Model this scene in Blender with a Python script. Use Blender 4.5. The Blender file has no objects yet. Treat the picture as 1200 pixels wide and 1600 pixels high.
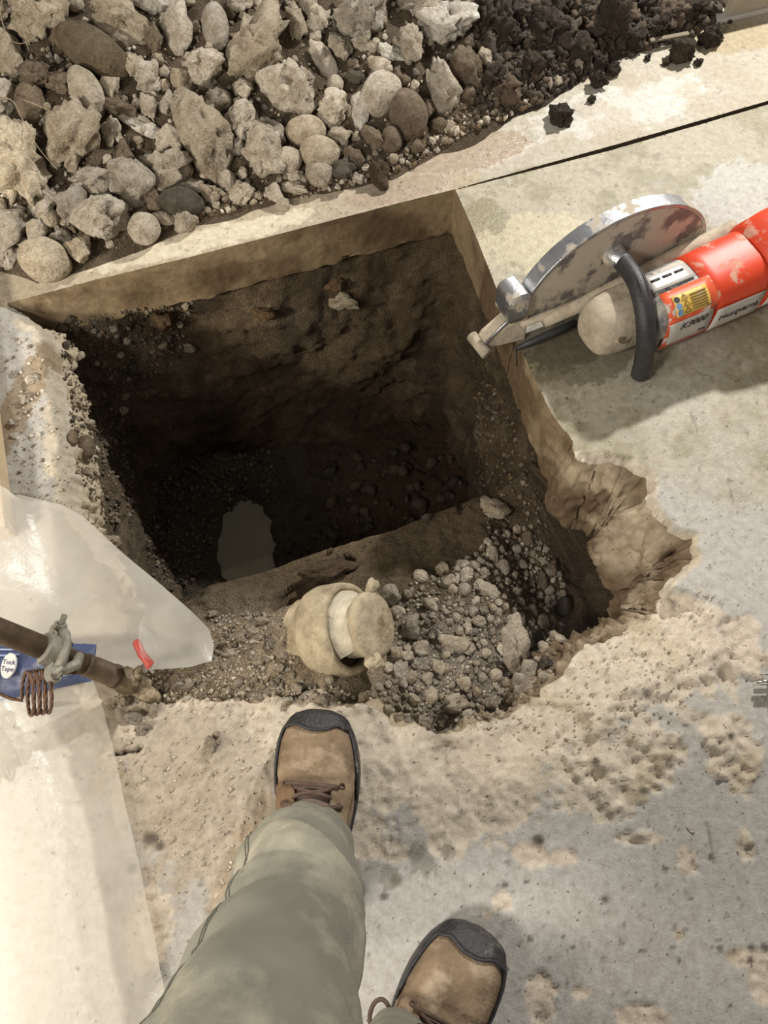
import bpy, math, random
import numpy as np
from mathutils import Vector, Matrix
from mathutils.bvhtree import BVHTree

# ------------------------------------------------------------------ camera, world, lights, exposure
SC = bpy.context.scene
COL = SC.collection
F_PX, CAM_H, PITCH = 1295.0, 1.25, math.radians(64)
SP, CP = math.sin(PITCH), math.cos(PITCH)
cam_data = bpy.data.cameras.new('camera')
cam_data.sensor_fit = 'VERTICAL'
cam_data.sensor_height = 36.0
cam_data.lens = F_PX / 1600.0 * 36.0
cam_data.clip_start = 0.02
cam = bpy.data.objects.new('camera', cam_data)
cam.location = (0, 0, CAM_H)
cam.rotation_euler = (math.pi / 2 - PITCH, 0, 0)
COL.objects.link(cam)
SC.camera = cam

world = bpy.data.worlds.new('world')
SC.world = world
world.use_nodes = True
world.node_tree.nodes['Background'].inputs[0].default_value = (1.0, 0.97, 0.93, 1)
world.node_tree.nodes['Background'].inputs[1].default_value = 0.19


def area_lamp(name, loc, target, size, watts, color):
    ld = bpy.data.lights.new(name, 'AREA')
    ld.shape = 'DISK'
    ld.size = size
    ld.energy = watts
    ld.color = color
    o = bpy.data.objects.new(name, ld)
    o.location = loc
    o.rotation_euler = (Vector(target) - Vector(loc)).to_track_quat('-Z', 'Y').to_euler()
    COL.objects.link(o)
    return o


area_lamp('work_lamp', (1.32, 2.70, 1.85), (0.2, 0.8, 0.0), 0.12, 88, (1.0, 0.97, 0.92))
area_lamp('lamp_behind_sheet', (-1.45, -0.15, 0.95), (-0.5, 0.25, 0.25), 0.25, 34, (1.0, 0.93, 0.82))
area_lamp('ceiling_lamp', (-1.15, -0.75, 1.95), (-0.2, 0.4, 0.0), 0.4, 38, (1.0, 0.96, 0.91))

SC.view_settings.view_transform = 'Standard'
SC.view_settings.look = 'None'
SC.view_settings.gamma = 1.0
SC.view_settings.use_curve_mapping = False
SC.view_settings.exposure = 0.18

# ------------------------------------------------------------------ helpers
rng = np.random.default_rng(7)
random.seed(7)


def gp(x, y, z=0.0):
    """point of the plane at height z seen in photograph position (x, y)"""
    u, v = x - 600.0, 800.0 - y
    t = (CAM_H - z) / (F_PX * SP - v * CP)
    return np.array([u * t, (F_PX * CP + v * SP) * t, z])


def ray(x, y):
    u, v = x - 600.0, 800.0 - y
    d = Vector((u, F_PX * CP + v * SP, -F_PX * SP + v * CP))
    return d.normalized()


def cam_depth(p):
    return p[1] * CP + (CAM_H - p[2]) * SP


def _h(ix, iy, iz, seed):
    n = (ix * 374761393 + iy * 668265263 + iz * 2147483647 + seed * 144665) & 0xFFFFFFFF
    n = ((n ^ (n >> 13)) * 1274126177) & 0xFFFFFFFF
    n = n ^ (n >> 16)
    return (n & 0xFFFFFF) / float(0xFFFFFF)


def vnoise(P, seed=0):
    P = np.asarray(P, dtype=np.float64)
    I = np.floor(P).astype(np.int64)
    f = P - I
    f = f * f * f * (f * (f * 6 - 15) + 10)
    I = I + 4096
    r = 0
    for dx in (0, 1):
        wx = f[:, 0] if dx else 1 - f[:, 0]
        for dy in (0, 1):
            wy = f[:, 1] if dy else 1 - f[:, 1]
            for dz in (0, 1):
                wz = f[:, 2] if dz else 1 - f[:, 2]
                r = r + wx * wy * wz * _h(I[:, 0] + dx, I[:, 1] + dy, I[:, 2] + dz, seed)
    return r * 2 - 1


ROT = np.array(Matrix.Rotation(0.7, 3, 'Z') @ Matrix.Rotation(0.5, 3, 'X') @ Matrix.Rotation(0.9, 3, 'Y'))


def fbm(P, freq, octv=4, seed=0, gain=0.5):
    P = np.asarray(P, dtype=np.float64) * freq
    a, s, n = 1.0, 0.0, 0.0
    for k in range(octv):
        P = P @ ROT
        s = s + a * vnoise(P * (2.03 ** k) + 17.3 * k, seed + k)
        n += a
        a *= gain
    return s / n


def sstep(e0, e1, x):
    t = np.clip((x - e0) / (e1 - e0), 0, 1)
    return t * t * (3 - 2 * t)


def lin(c):
    c = np.asarray(c, dtype=float) / 255.0
    return np.where(c <= 0.04045, c / 12.92, ((c + 0.055) / 1.055) ** 2.4)


def link(o, parent=None):
    COL.objects.link(o)
    if parent is not None:
        o.parent = parent
    return o


def mk_mesh(name, verts, faces, smooth=True, col=None):
    me = bpy.data.meshes.new(name)
    verts = np.asarray(verts, dtype=np.float64)
    if isinstance(faces, np.ndarray):
        n, k = faces.shape
        me.vertices.add(len(verts))
        me.vertices.foreach_set('co', verts.astype(np.float32).ravel())
        me.loops.add(n * k)
        me.loops.foreach_set('vertex_index', faces.astype(np.int32).ravel())
        me.polygons.add(n)
        me.polygons.foreach_set('loop_start', np.arange(0, n * k, k, dtype=np.int32))
        me.update(calc_edges=True)
        me.validate()
    else:
        me.from_pydata([tuple(v) for v in verts], [], [tuple(int(i) for i in f) for f in faces])
        me.update()
    if smooth:
        me.polygons.foreach_set('use_smooth', np.ones(len(me.polygons), dtype=bool))
    if col is not None:
        at = me.color_attributes.new('Col', 'FLOAT_COLOR', 'POINT')
        c4 = np.ones((len(verts), 4), dtype=np.float32)
        c4[:, :3] = col[:, :3]
        if col.shape[1] == 4:
            c4[:, 3] = col[:, 3]
        at.data.foreach_set('color', c4.ravel())
    return me


def obj(name, me, mat, parent=None):
    o = bpy.data.objects.new(name, me)
    if mat is not None and len(me.materials) == 0:
        me.materials.append(mat)
    return link(o, parent)


def tag(o, label=None, cat=None, group=None, kind=None):
    if label: o['label'] = label
    if cat: o['category'] = cat
    if group: o['group'] = group
    if kind: o['kind'] = kind
    return o


def empty(name, loc, rot=(0, 0, 0)):
    o = bpy.data.objects.new(name, None)
    o.empty_display_size = 0.05
    o.location = loc
    o.rotation_euler = rot
    return link(o)


class MB:
    """collects shapes into one mesh"""
    def __init__(self):
        self.v, self.f = [], []

    def add(self, verts, faces):
        b = len(self.v)
        self.v += [tuple(map(float, p)) for p in verts]
        self.f += [tuple(i + b for i in f) for f in faces]
        return self

    def box(self, c, s, rot=None):
        c, s = Vector(c), Vector(s) * 0.5
        R = rot if rot is not None else Matrix.Identity(3)
        vs = [c + R @ Vector((sx * s.x, sy * s.y, sz * s.z)) for sx in (-1, 1) for sy in (-1, 1) for sz in (-1, 1)]
        return self.add(vs, [(0, 1, 3, 2), (4, 6, 7, 5), (0, 4, 5, 1), (2, 3, 7, 6), (0, 2, 6, 4), (1, 5, 7, 3)])

    def tube(self, pts, rad, seg=12, caps=True, squash=None):
        pts = [Vector(p) for p in pts]
        n = len(pts)
        rad = [rad] * n if not hasattr(rad, '__len__') else rad
        up = Vector((0, 0, 1))
        t0 = (pts[1] - pts[0]).normalized()
        if abs(t0.dot(up)) > 0.9: up = Vector((0, 1, 0))
        u = (up - t0 * up.dot(t0)).normalized()
        rings = []
        for i in range(n):
            t = (pts[min(i + 1, n - 1)] - pts[max(i - 1, 0)]).normalized()
            u = (u - t * u.dot(t)).normalized()
            w = t.cross(u)
            rings.append([pts[i] + (u * math.cos(a) * (squash or 1) + w * math.sin(a)) * rad[i]
                          for a in [2 * math.pi * k / seg for k in range(seg)]])
        vs = [p for r in rings for p in r]
        fs = [(i * seg + k, i * seg + (k + 1) % seg, (i + 1) * seg + (k + 1) % seg, (i + 1) * seg + k)
              for i in range(n - 1) for k in range(seg)]
        if caps:
            fs.append(tuple(reversed(range(seg))))
            fs.append(tuple((n - 1) * seg + k for k in range(seg)))
        return self.add(vs, fs)

    def lathe(self, prof, origin, axis, seg=28, a0=0.0, a1=2 * math.pi, xref=None):
        """prof: (radius, height along axis)"""
        ax = Vector(axis).normalized()
        u = Vector(xref) if xref is not None else (Vector((0, 0, 1)) if abs(ax.z) < 0.9 else Vector((1, 0, 0)))
        u = (u - ax * u.dot(ax)).normalized()
        w = ax.cross(u)
        full = abs(a1 - a0 - 2 * math.pi) < 1e-6
        m = seg if full else seg + 1
        vs = []
        for r, h in prof:
            for k in range(m):
                a = a0 + (a1 - a0) * k / seg
                vs.append(Vector(origin) + ax * h + (u * math.cos(a) + w * math.sin(a)) * r)
        fs = []
        for i in range(len(prof) - 1):
            for k in range(seg):
                k2 = (k + 1) % m
                fs.append((i * m + k, i * m + k2, (i + 1) * m + k2, (i + 1) * m + k))
        return self.add(vs, fs)

    def prism(self, poly, y0, y1):
        """poly of (x, z) extruded along y"""
        n = len(poly)
        vs = [(x, y0, z) for x, z in poly] + [(x, y1, z) for x, z in poly]
        fs = [tuple(range(n)), tuple(reversed(range(n, 2 * n)))]
        fs += [(i, i + n, (i + 1) % n + n, (i + 1) % n) for i in range(n)]
        return self.add(vs, fs)

    def build(self, name, mat, parent=None, smooth=False, bevel=0.0, seg=2, sub=0):
        me = mk_mesh(name, self.v, self.f, smooth=smooth)
        o = obj(name, me, mat, parent)
        import bmesh
        bm = bmesh.new(); bm.from_mesh(me)
        bmesh.ops.recalc_face_normals(bm, faces=bm.faces)
        bm.to_mesh(me); bm.free()
        if bevel > 0:
            m = o.modifiers.new('bevel', 'BEVEL')
            m.width = bevel; m.segments = seg; m.limit_method = 'ANGLE'; m.angle_limit = 0.6
            if smooth is False:
                me.polygons.foreach_set('use_smooth', np.ones(len(me.polygons), dtype=bool))
                m.harden_normals = True
        if sub:
            m = o.modifiers.new('sub', 'SUBSURF'); m.levels = sub; m.render_levels = sub
        return o


# ------------------------------------------------------------------ materials
def nmat(name):
    m = bpy.data.materials.new(name)
    m.use_nodes = True
    nt = m.node_tree
    return m, nt, nt.nodes['Principled BSDF']


def mixc(nt, fac, a, b, blend='MIX'):
    n = nt.nodes.new('ShaderNodeMix')
    n.data_type = 'RGBA'
    n.blend_type = blend
    for sock, val in ((n.inputs[0], fac), (n.inputs[6], a), (n.inputs[7], b)):
        if isinstance(val, bpy.types.NodeSocket):
            nt.links.new(val, sock)
        elif hasattr(val, '__len__'):
            sock.default_value = (*val[:3], 1)
        else:
            sock.default_value = val
    return n.outputs[2]


def noise(nt, vec, scale, detail=4, rough=0.6, lo=0.35, hi=0.65):
    n = nt.nodes.new('ShaderNodeTexNoise')
    n.inputs['Scale'].default_value = scale
    n.inputs['Detail'].default_value = detail
    n.inputs['Roughness'].default_value = rough
    if vec is not None: nt.links.new(vec, n.inputs['Vector'])
    r = nt.nodes.new('ShaderNodeMapRange')
    r.inputs[1].default_value = lo
    r.inputs[2].default_value = hi
    nt.links.new(n.outputs['Fac'], r.inputs[0])
    return r.outputs[0]


def bump(nt, b, height, strength, dist, prev=None):
    n = nt.nodes.new('ShaderNodeBump')
    n.inputs['Strength'].default_value = strength
    n.inputs['Distance'].default_value = dist
    nt.links.new(height, n.inputs['Height'])
    if prev is not None: nt.links.new(prev, n.inputs['Normal'])
    nt.links.new(n.outputs[0], b.inputs['Normal'])
    return n.outputs[0]


def ocoord(nt):
    return nt.nodes.new('ShaderNodeTexCoord').outputs['Object']


def plain(name, color, rough=0.6, metal=0.0, var=0.25, scale=30, bmp=0.2, bscale=150, dirt=None, dirt_amt=(0.5, 0.6), dirt_scale=12, spec=0.5):
    """one colour with mottling, fine relief and optional dried-mud patches"""
    m, nt, b = nmat(name)
    c = lin(color)
    oc = ocoord(nt)
    f = noise(nt, oc, scale)
    out = mixc(nt, f, tuple(c * (1 - var)), tuple(np.minimum(c * (1 + var), 1)))
    b.inputs['Roughness'].default_value = rough
    b.inputs['Metallic'].default_value = metal
    b.inputs['Specular IOR Level'].default_value = spec
    if dirt is not None:
        d = noise(nt, oc, dirt_scale, 6, 0.65, dirt_amt[0], dirt_amt[1])
        out = mixc(nt, d, out, tuple(lin(dirt)))
        r = nt.nodes.new('ShaderNodeMix')
        r.inputs[2].default_value = rough
        r.inputs[3].default_value = 0.9
        nt.links.new(d, r.inputs[0])
        nt.links.new(r.outputs[0], b.inputs['Roughness'])
        mm = nt.nodes.new('ShaderNodeMix')
        mm.inputs[2].default_value = metal
        mm.inputs[3].default_value = 0.0
        nt.links.new(d, mm.inputs[0])
        nt.links.new(mm.outputs[0], b.inputs['Metallic'])
    nt.links.new(out, b.inputs['Base Color'])
    if bmp > 0:
        bump(nt, b, noise(nt, oc, bscale, 5, 0.6, 0, 1), bmp, 0.004)
    return m


def ground_mat(name, speck=0.35, fine=260, relief=0.5, dist=0.004, mid=45, specks=False):
    """colour from the vertex attribute, alpha of the attribute = dryness"""
    m, nt, b = nmat(name)
    a = nt.nodes.new('ShaderNodeVertexColor'); a.layer_name = 'Col'
    oc = ocoord(nt)
    f1 = noise(nt, oc, mid, 6, 0.7, 0.3, 0.7)
    f2 = noise(nt, oc, fine, 3, 0.6, 0.3, 0.7)
    dark = mixc(nt, 1.0, a.outputs[0], (0.66, 0.63, 0.60), 'MULTIPLY')
    c1 = mixc(nt, f1, dark, a.outputs[0])
    dk2 = mixc(nt, 1.0, c1, (1 - speck, 1 - speck, 1 - speck), 'MULTIPLY')
    c2 = mixc(nt, f2, dk2, c1)
    if specks:
        f3 = noise(nt, oc, 120, 3, 0.5, 0.66, 0.71)
        c2 = mixc(nt, f3, c2, mixc(nt, 1.0, c2, (0.42, 0.39, 0.35), 'MULTIPLY'))
        f4 = noise(nt, oc, 38, 5, 0.7, 0.62, 0.72)
        c2 = mixc(nt, f4, c2, mixc(nt, 1.0, c2, (0.72, 0.69, 0.63), 'MULTIPLY'))
    nt.links.new(c2, b.inputs['Base Color'])
    r = nt.nodes.new('ShaderNodeMapRange')
    r.inputs[3].default_value = 0.16
    r.inputs[4].default_value = 0.92
    nt.links.new(a.outputs[1], r.inputs[0])
    nt.links.new(r.outputs[0], b.inputs['Roughness'])
    b.inputs['Specular IOR Level'].default_value = 0.4
    n1 = bump(nt, b, f1, relief, dist)
    bump(nt, b, f2, relief, dist * 0.4, n1)
    return m


def rock_mat(name):
    m, nt, b = nmat(name)
    oi = nt.nodes.new('ShaderNodeObjectInfo')
    oc = ocoord(nt)
    f1 = noise(nt, oc, 22, 6, 0.7, 0.35, 0.7)
    f2 = noise(nt, oc, 130, 4, 0.65, 0.3, 0.7)
    dark = mixc(nt, 1.0, oi.outputs['Color'], (0.55, 0.50, 0.44), 'MULTIPLY')
    c1 = mixc(nt, f1, dark, oi.outputs['Color'])
    c2 = mixc(nt, f2, mixc(nt, 1.0, c1, (0.7, 0.68, 0.66), 'MULTIPLY'), c1)
    nt.links.new(c2, b.inputs['Base Color'])
    b.inputs['Roughness'].default_value = 0.88
    b.inputs['Specular IOR Level'].default_value = 0.25
    n1 = bump(nt, b, f1, 0.7, 0.010)
    bump(nt, b, f2, 0.8, 0.003, n1)
    return m


M = {}
M['floor'] = ground_mat('concrete_floor', 0.12, 300, 0.3, 0.002, 70, True)
M['soil'] = ground_mat('soil', 0.45, 240, 0.7, 0.006, 60)
M['rock'] = rock_mat('stone')
M['wet_mud'] = plain('wet_mud', (62, 52, 40), 0.35, 0, 0.5, 40, 0.8, 90)

# ------------------------------------------------------------------ the floor slab with the hole in it
def dens(pts, step):
    out = []
    for (a, b) in zip(pts[:-1], pts[1:]):
        n = max(1, int(np.linalg.norm(np.array(b[:2]) - np.array(a[:2])) / step))
        for k in range(n):
            out.append(np.array(a) + (np.array(b) - np.array(a)) * k / n)
    return np.array(out)


# rim of the slab: photograph position, then breakage 0 (sawn) .. 1 (hammered out), then slab thickness, drop of the rim
RIM = [(712, 297, 0, .12, 0), (745, 372, 0, .12, 0), (800, 512, 0, .12, 0), (830, 580, .1, .13, 0), (855, 635, .15, .14, 0), (888, 680, .3, .15, .002),
       (902, 709, .6, .18, .01), (937, 721, .8, .2, .015), (980, 721, .9, .2, .015), (1013, 740, .9, .2, .015), (1022, 780, 1, .2, .015),
       (1046, 825, 1, .2, .015), (1081, 840, 1, .2, .02), (1086, 868, 1, .2, .02), (1060, 890, 1, .2, .025), (1036, 912, 1, .2, .03),
       (1040, 947, 1, .2, .035), (975, 978, 1, .2, .04), (950, 982, 1, .2, .045), (905, 1009, 1, .2, .045), (880, 1042, 1, .2, .045),
       (850, 1078, 1, .2, .04), (812, 1109, .9, .2, .035), (747, 1126, .9, .19, .03), (700, 1139, .9, .19, .028), (668, 1140, .9, .18, .028),
       (630, 1129, .9, .17, .028), (597, 1106, .9, .15, .03), (560, 1090, .9, .12, .03), (500, 1076, .9, .1, .03), (430, 1082, .9, .09, .03),
       (370, 1086, .9, .08, .025), (310, 1088, .9, .08, .025), (262, 1092, .9, .08, .025), (215, 1085, .9, .08, .02), (205, 1000, .9, .1, .02),
       (188, 925, 1, .12, .02), (150, 850, 1, .12, .03), (122, 785, 1, .12, .03), (108, 700, 1, .12, .035), (98, 620, 1, .12, .04),
       (90, 550, 1, .10, .055), (84, 505, .9, .09, .06), (48, 482, .6, .1, .035), (8, 474, .2, .12, .0), (150, 437, 0, .12, 0), (300, 401, 0, .12, 0), (500, 349, 0, .12, 0),
       (706, 297, 0, .12, 0), (950, 229, 0, .1, 0), (1215, 153, 0, .1, 0), (1215, 159, 0, .1, 0), (950, 236, 0, .1, 0)]
rim = [np.array([*gp(x, y)[:2], b, th, dr]) for x, y, b, th, dr in RIM]
rim = dens(rim + [rim[0]], 0.006)
# jagged where broken
tang = np.roll(rim[:, :2], -1, 0) - np.roll(rim[:, :2], 1, 0)
tang /= np.linalg.norm(tang, axis=1)[:, None]
nrm = np.stack([-tang[:, 1], tang[:, 0]], 1)          # away from or into the hole; noise is symmetric
P3 = np.c_[rim[:, :2], np.zeros(len(rim))]
jag = fbm(P3, 28, 4, 3) * 0.016 + fbm(P3, 120, 3, 9) * 0.006
rim[:, :2] += nrm * (jag * np.clip(rim[:, 2] * 1.1, 0.06, 1))[:, None]


def sdist(P, poly):
    """signed distance to a closed polygon (positive outside), index of nearest vertex, nearest point"""
    best = np.full(len(P), 1e9); idx = np.zeros(len(P), dtype=int); near = np.zeros((len(P), 2))
    inside = np.zeros(len(P), dtype=bool)
    n = len(poly)
    for i in range(n):
        a, b = poly[i], poly[(i + 1) % n]
        ab = b - a
        t = np.clip(((P - a) @ ab) / max(ab @ ab, 1e-12), 0, 1)
        q = a + t[:, None] * ab
        d = ((P - q) ** 2).sum(1)
        m = d < best
        best[m] = d[m]; idx[m] = i; near[m] = q[m]
        cond = (a[1] > P[:, 1]) != (b[1] > P[:, 1])
        if abs(b[1] - a[1]) > 1e-12:
            xi = (b[0] - a[0]) * (P[:, 1] - a[1]) / (b[1] - a[1]) + a[0]
            inside ^= cond & (P[:, 0] < xi)
    d = np.sqrt(best)
    return np.where(inside, -d, d), idx, near


def axis_coords(lo, hi, step, far_lo, far_hi):
    a = list(np.arange(lo, hi, step))
    s, x = step, lo
    left = []
    while x > far_lo:
        s *= 1.35; x -= s; left.append(x)
    s, x = step, a[-1]
    right = []
    while x < far_hi:
        s *= 1.35; x += s; right.append(x)
    return np.array(left[::-1] + a + right)


STEP = 0.0042
gx = axis_coords(-0.86, 0.98, STEP, -3.2, 3.4)
gy = axis_coords(-0.18, 1.80, STEP, -2.5, 4.2)
NX, NY = len(gx), len(gy)
X, Y = np.meshgrid(gx, gy)
V2 = np.c_[X.ravel(), Y.ravel()]
sd = np.full(len(V2), 1.0); ri = np.zeros(len(V2), int); near = V2.copy()
zone = (V2[:, 0] > -0.95) & (V2[:, 0] < 0.97) & (V2[:, 1] > 0.0) & (V2[:, 1] < 1.78)
sd[zone], ri[zone], near[zone] = sdist(V2[zone], rim[:, :2])
snap = np.abs(sd) < 0.75 * STEP
V2[snap] = near[snap]
inside_v = (sd < 0) & ~snap
sd = np.where(snap, 0, sd)
brk = rim[ri, 2]; thick = rim[ri, 3]; drop = rim[ri, 4]
far = ~zone
brk[far] = 0; drop[far] = 0
V3 = np.c_[V2, np.zeros(len(V2))]

# image-space style lookups are only used to author where stains and painted light and shade lie on the floor plane
def blob(x, y, rx, ry, ang=0.0, soft=0.35):
    """soft elliptical patch centred at a floor point given by photograph position; radii in metres"""
    c = gp(x, y)[:2]
    d = V2 - c
    ca, sa = math.cos(ang), math.sin(ang)
    u = (d[:, 0] * ca + d[:, 1] * sa) / rx
    v = (-d[:, 0] * sa + d[:, 1] * ca) / ry
    r = np.sqrt(u * u + v * v)
    return r


n_lo = fbm(V3, 3.2, 4, 21)
n_md = fbm(V3, 11, 4, 31)
n_hi = fbm(V3, 42, 4, 41)
n_vh = fbm(V3, 150, 3, 51)

def patch(x, y, rx, ry, ang=0.0, wob=0.45, edge=0.05):
    r = blob(x, y, rx, ry, ang)
    return 1 - sstep(1 - edge, 1 + edge, r + wob * (0.7 * n_md + 0.7 * n_hi + 0.45 * n_vh))


# where the grey paint has come away: breakage spreads out from the rim, plus loose patches
w_brk = np.where(brk > 0.5, 1.0, 0.0)
rough_w = np.interp(ri, [0, len(rim)], [0, 0]) + 0.0
front = (near[:, 1] < 0.47) & (brk > 0.5)
right_f = front & (near[:, 0] > -0.02)
rw = np.where(right_f, 0.13, np.where(front, 0.10, 0.035))
rw = np.where((near[:, 0] > 0.25) & (brk > 0.5) & (near[:, 1] > 0.47), 0.012, rw)
broken = w_brk * (1 - sstep(0.93, 1.05, sd / rw + 0.5 * n_md + 0.45 * n_hi + 0.25 * n_vh))
for args in [(1150, 1180, .045, .06), (1160, 980, .03, .02), (965, 1215, .085, .05, .3), (300, 1230, .10, .12, .2), (360, 1330, .05, .07), (690, 1250, .07, .05, -.4), (600, 1200, .10, .06),
             (830, 1335, .022, .018), (785, 1410, .014, .012), (845, 1560, .022, .028), (1010, 1590, .04, .015), (1195, 1540, .02, .03), (1165, 1495, .03, .012),
             (880, 1340, .02, .012), (1075, 1345, .012, .018), (910, 1550, .012, .008), (760, 1430, .008, .006), (620, 1330, .02, .014), (235, 1440, .03, .05), (560, 1320, .03, .02),
             (1000, 1310, .03, .008), (1165, 1320, .012, .02), (1060, 1460, .008, .008), (770, 1240, .03, .05), (1020, 1170, .05, .04), (700, 1300, .03, .04)]:
    broken = np.maximum(broken, patch(*args))
# height of the floor
ramp = (1 - sstep(0.0, 1.0, sd / np.maximum(rw * 0.8, 0.012)))
Z = -drop * ramp ** 1.3 * 1.0
Z += broken * (n_hi * 0.0045 + n_vh * 0.0042 - 0.0015)
coarse = broken * ramp
Z += coarse * (fbm(V3, 24, 4, 61) * 0.016 + np.abs(n_hi) * 0.008)
lump = right_f & (near[:, 0] > 0.22)
Z += np.where(lump, sstep(0, .02, sd) * broken * (0.003 + 0.022 * fbm(V3, 24, 5, 66, 0.6)), 0)
Z += n_lo * 0.0012 + n_vh * 0.00025
# left strip slants down to the hole
left = (near[:, 0] < -0.42) & (V2[:, 0] < -0.42) & (near[:, 1] > 0.5) & (brk > 0.5)
Z += np.where(left & (sd > 0), 0.004 * n_md + 0.003 * n_hi, 0)

# saw kerfs cut in the slab: the long cut to the right of the corner and short stubs
def kerf(p, q, w, depth):
    a, b = gp(*p)[:2], gp(*q)[:2]
    ab = b - a
    t = np.clip(((V2 - a) @ ab) / (ab @ ab), 0, 1)
    d = np.linalg.norm(V2 - (a + t[:, None] * ab) , axis=1) + 0.0006 * n_vh
    return 1 - sstep(w * 0.75, w, d)

k1 = kerf((712, 297), (1260, 143), 0.0042, 0)
k2 = kerf((178, 1178), (216, 1170), 0.0032, 0)
k3 = kerf((700, 262), (712, 297), 0.0026, 0)
kall = k2
Z -= 0.012 * k2

# colours
grey = lin((189, 185, 177)); cream = lin((216, 204, 184)); pale = lin((224, 214, 196)); raw = lin((186, 178, 154)); olive = lin((146, 138, 106))
dust = lin((186, 174, 156)); mudw = lin((150, 120, 92)); damp = lin((104, 84, 60)); dark = lin((92, 84, 72)); beige = lin((200, 190, 168))
colf = np.tile(grey, (len(V2), 1)) * (1 + 0.05 * n_lo + 0.03 * n_md)[:, None]
dry = np.full(len(V2), 0.62)

def paint(mask, c, d=None):
    global colf, dry
    m = np.clip(mask, 0, 1)[:, None]
    colf = colf * (1 - m) + np.asarray(c) * m
    if d is not None: dry = dry * (1 - m[:, 0]) + d * m[:, 0]

# unpainted, water-marked concrete round the saw and along the long cut
uv_line = V2[:, 1] - (gp(900, 760)[1] + 0.6 * (V2[:, 0] - 0.3))
rawzone = sstep(-0.06, 0.02, (V2[:, 1] - (0.70 - 0.30 * (V2[:, 0] - 0.45))) + 0.06 * n_md) * (V2[:, 0] > 0.1)
paint(rawzone * 0.9, raw * 0.93, 0.5)
paint(rawzone * sstep(0.0, 0.35, n_md + 0.3 * n_hi) * 0.75, olive, 0.4)
paint(rawzone * sstep(0.15, 0.35, n_hi + 0.5 * n_lo) * 0.45, lin((124, 116, 92)), 0.45)
paint(rawzone * sstep(0.05, 0.4, n_lo + 0.4 * n_hi) * 0.5, lin((196, 191, 178)), 0.4)
paint(patch(755, 340, .05, .05), olive, 0.25)
paint(patch(850, 380, .12, .08) * 0.7, lin((196, 186, 150)), 0.3)
backzone = sstep(0, 0.02, (V2[:, 1] - (1.351 + 0.36 * (V2[:, 0] - 0.148)))) * (V2[:, 0] > 0.1)
paint(backzone * 0.8, lin((190, 182, 165)), 0.5)
paint(backzone * patch(960, 170, .22, .07, .35) * 0.9, lin((208, 204, 193)), 0.4)  # pool of lamp light painted as a paler patch
paint(backzone * sstep(0.05, 0.3, n_md) * 0.5, lin((178, 164, 138)), 0.4)
paint(patch(1150, 60, .12, .05, .3) * 0.8, lin((176, 160, 126)), 0.7)
paint(patch(1160, 300, .12, .08, .3) * 0.7, lin((198, 197, 192)), 0.5)  # lamp glare on the floor painted into the colour
# muddy water along the back rim
backrim = sstep(0, 0.01, V2[:, 1] - (1.052 + 0.341 * (V2[:, 0] + 0.728)) + 0.01) * (V2[:, 0] < 0.2) * (V2[:, 1] < 2.2)
paint(backrim * 0.85, lin((188, 174, 148)), 0.8)
paint(backrim * patch(330, 372, .20, .03, .33), lin((222, 212, 188)), 0.7)
slurry = np.maximum(patch(740, 240, .13, .05, .33, .3), patch(620, 300, .12, .035, .33, .3))
paint(slurry * (sd > 0), lin((184, 168, 148)), 0.0)
Z = np.where(slurry > 0.5, np.where(kall > 0.2, Z, np.maximum(Z, 0) * 0.3 + 0.001), Z)
# broken, unpainted concrete
cc = cream[None, :] * (1 + 0.10 * n_md[:, None]) * (1 - sstep(0.1, 0.5, n_hi)[:, None] * 0.18)
pinkish = lin((220, 202, 184))
colf = colf * (1 - broken[:, None]) + (cc * (1 - 0.4 * sstep(0, .4, n_lo)[:, None]) + pinkish * 0.4 * sstep(0, .4, n_lo)[:, None]) * broken[:, None]
dry = np.where(broken > 0.3, 0.95, dry)
paint(broken * sstep(0.15, 0.4, n_md) * (V2[:, 1] < .6) * 0.5, lin((188, 172, 140)))
# sand and dust left of the shoe
paint(patch(310, 1240, .12, .13, .2, .5) * 0.8, dust, 0.95)
paint(patch(400, 1370, .05, .12, -.3, .5) * 0.6, lin((170, 152, 126)), 0.95)
# left strip: grey paint on top, rubble dust
paint(np.where(left, broken, 0), lin((198, 188, 168)), 0.9)
paint(left * patch(25, 640, .03, .16, -.2) * 0.8, lin((150, 130, 102)), 0.95)
# damp under the saw and on the broken corner, saw's shadow painted in
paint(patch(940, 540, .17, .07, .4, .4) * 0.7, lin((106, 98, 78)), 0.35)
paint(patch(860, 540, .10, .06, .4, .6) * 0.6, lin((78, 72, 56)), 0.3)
# spatter: small dark specks
spec = sstep(0.46, 0.66, fbm(V3, 95, 3, 77) + 0.15 * n_lo)
paint(spec * 0.6, lin((98, 90, 76)), 0.6)
for (x, y, r) in [(840, 1312, .009), (945, 1405, .006), (822, 1378, .004), (789, 1382, .004), (828, 1467, .004), (1125, 1482, .005), (1174, 1480, .005), (1173, 1500, .005), (1195, 1480, .006),
                  (1138, 1152, .005), (1003, 1236, .007), (1040, 1358, .004), (1110, 1340, .004), (235, 1310, .012), (250, 1322, .008), (620, 1375, .008), (600, 1400, .006),
                  (1000, 1485, .003), (895, 1480, .003), (880, 1465, .003), (1060, 1500, .003), (1140, 1570, .003), (930, 1190, .006), (1010, 1085, .008)]:
    paint(patch(x, y, r, r * 0.85, 0, .3, .5) * 0.85, lin((72, 62, 50)), 0.7)
for (x, y, rx, ry, a) in [(1110, 1315, .003, .03, .05), (1085, 660, .003, .025, .1), (1145, 780, .002, .03, .1)]:
    paint(patch(x, y, rx, ry, a, .2) * 0.6, lin((120, 112, 104)))
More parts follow.
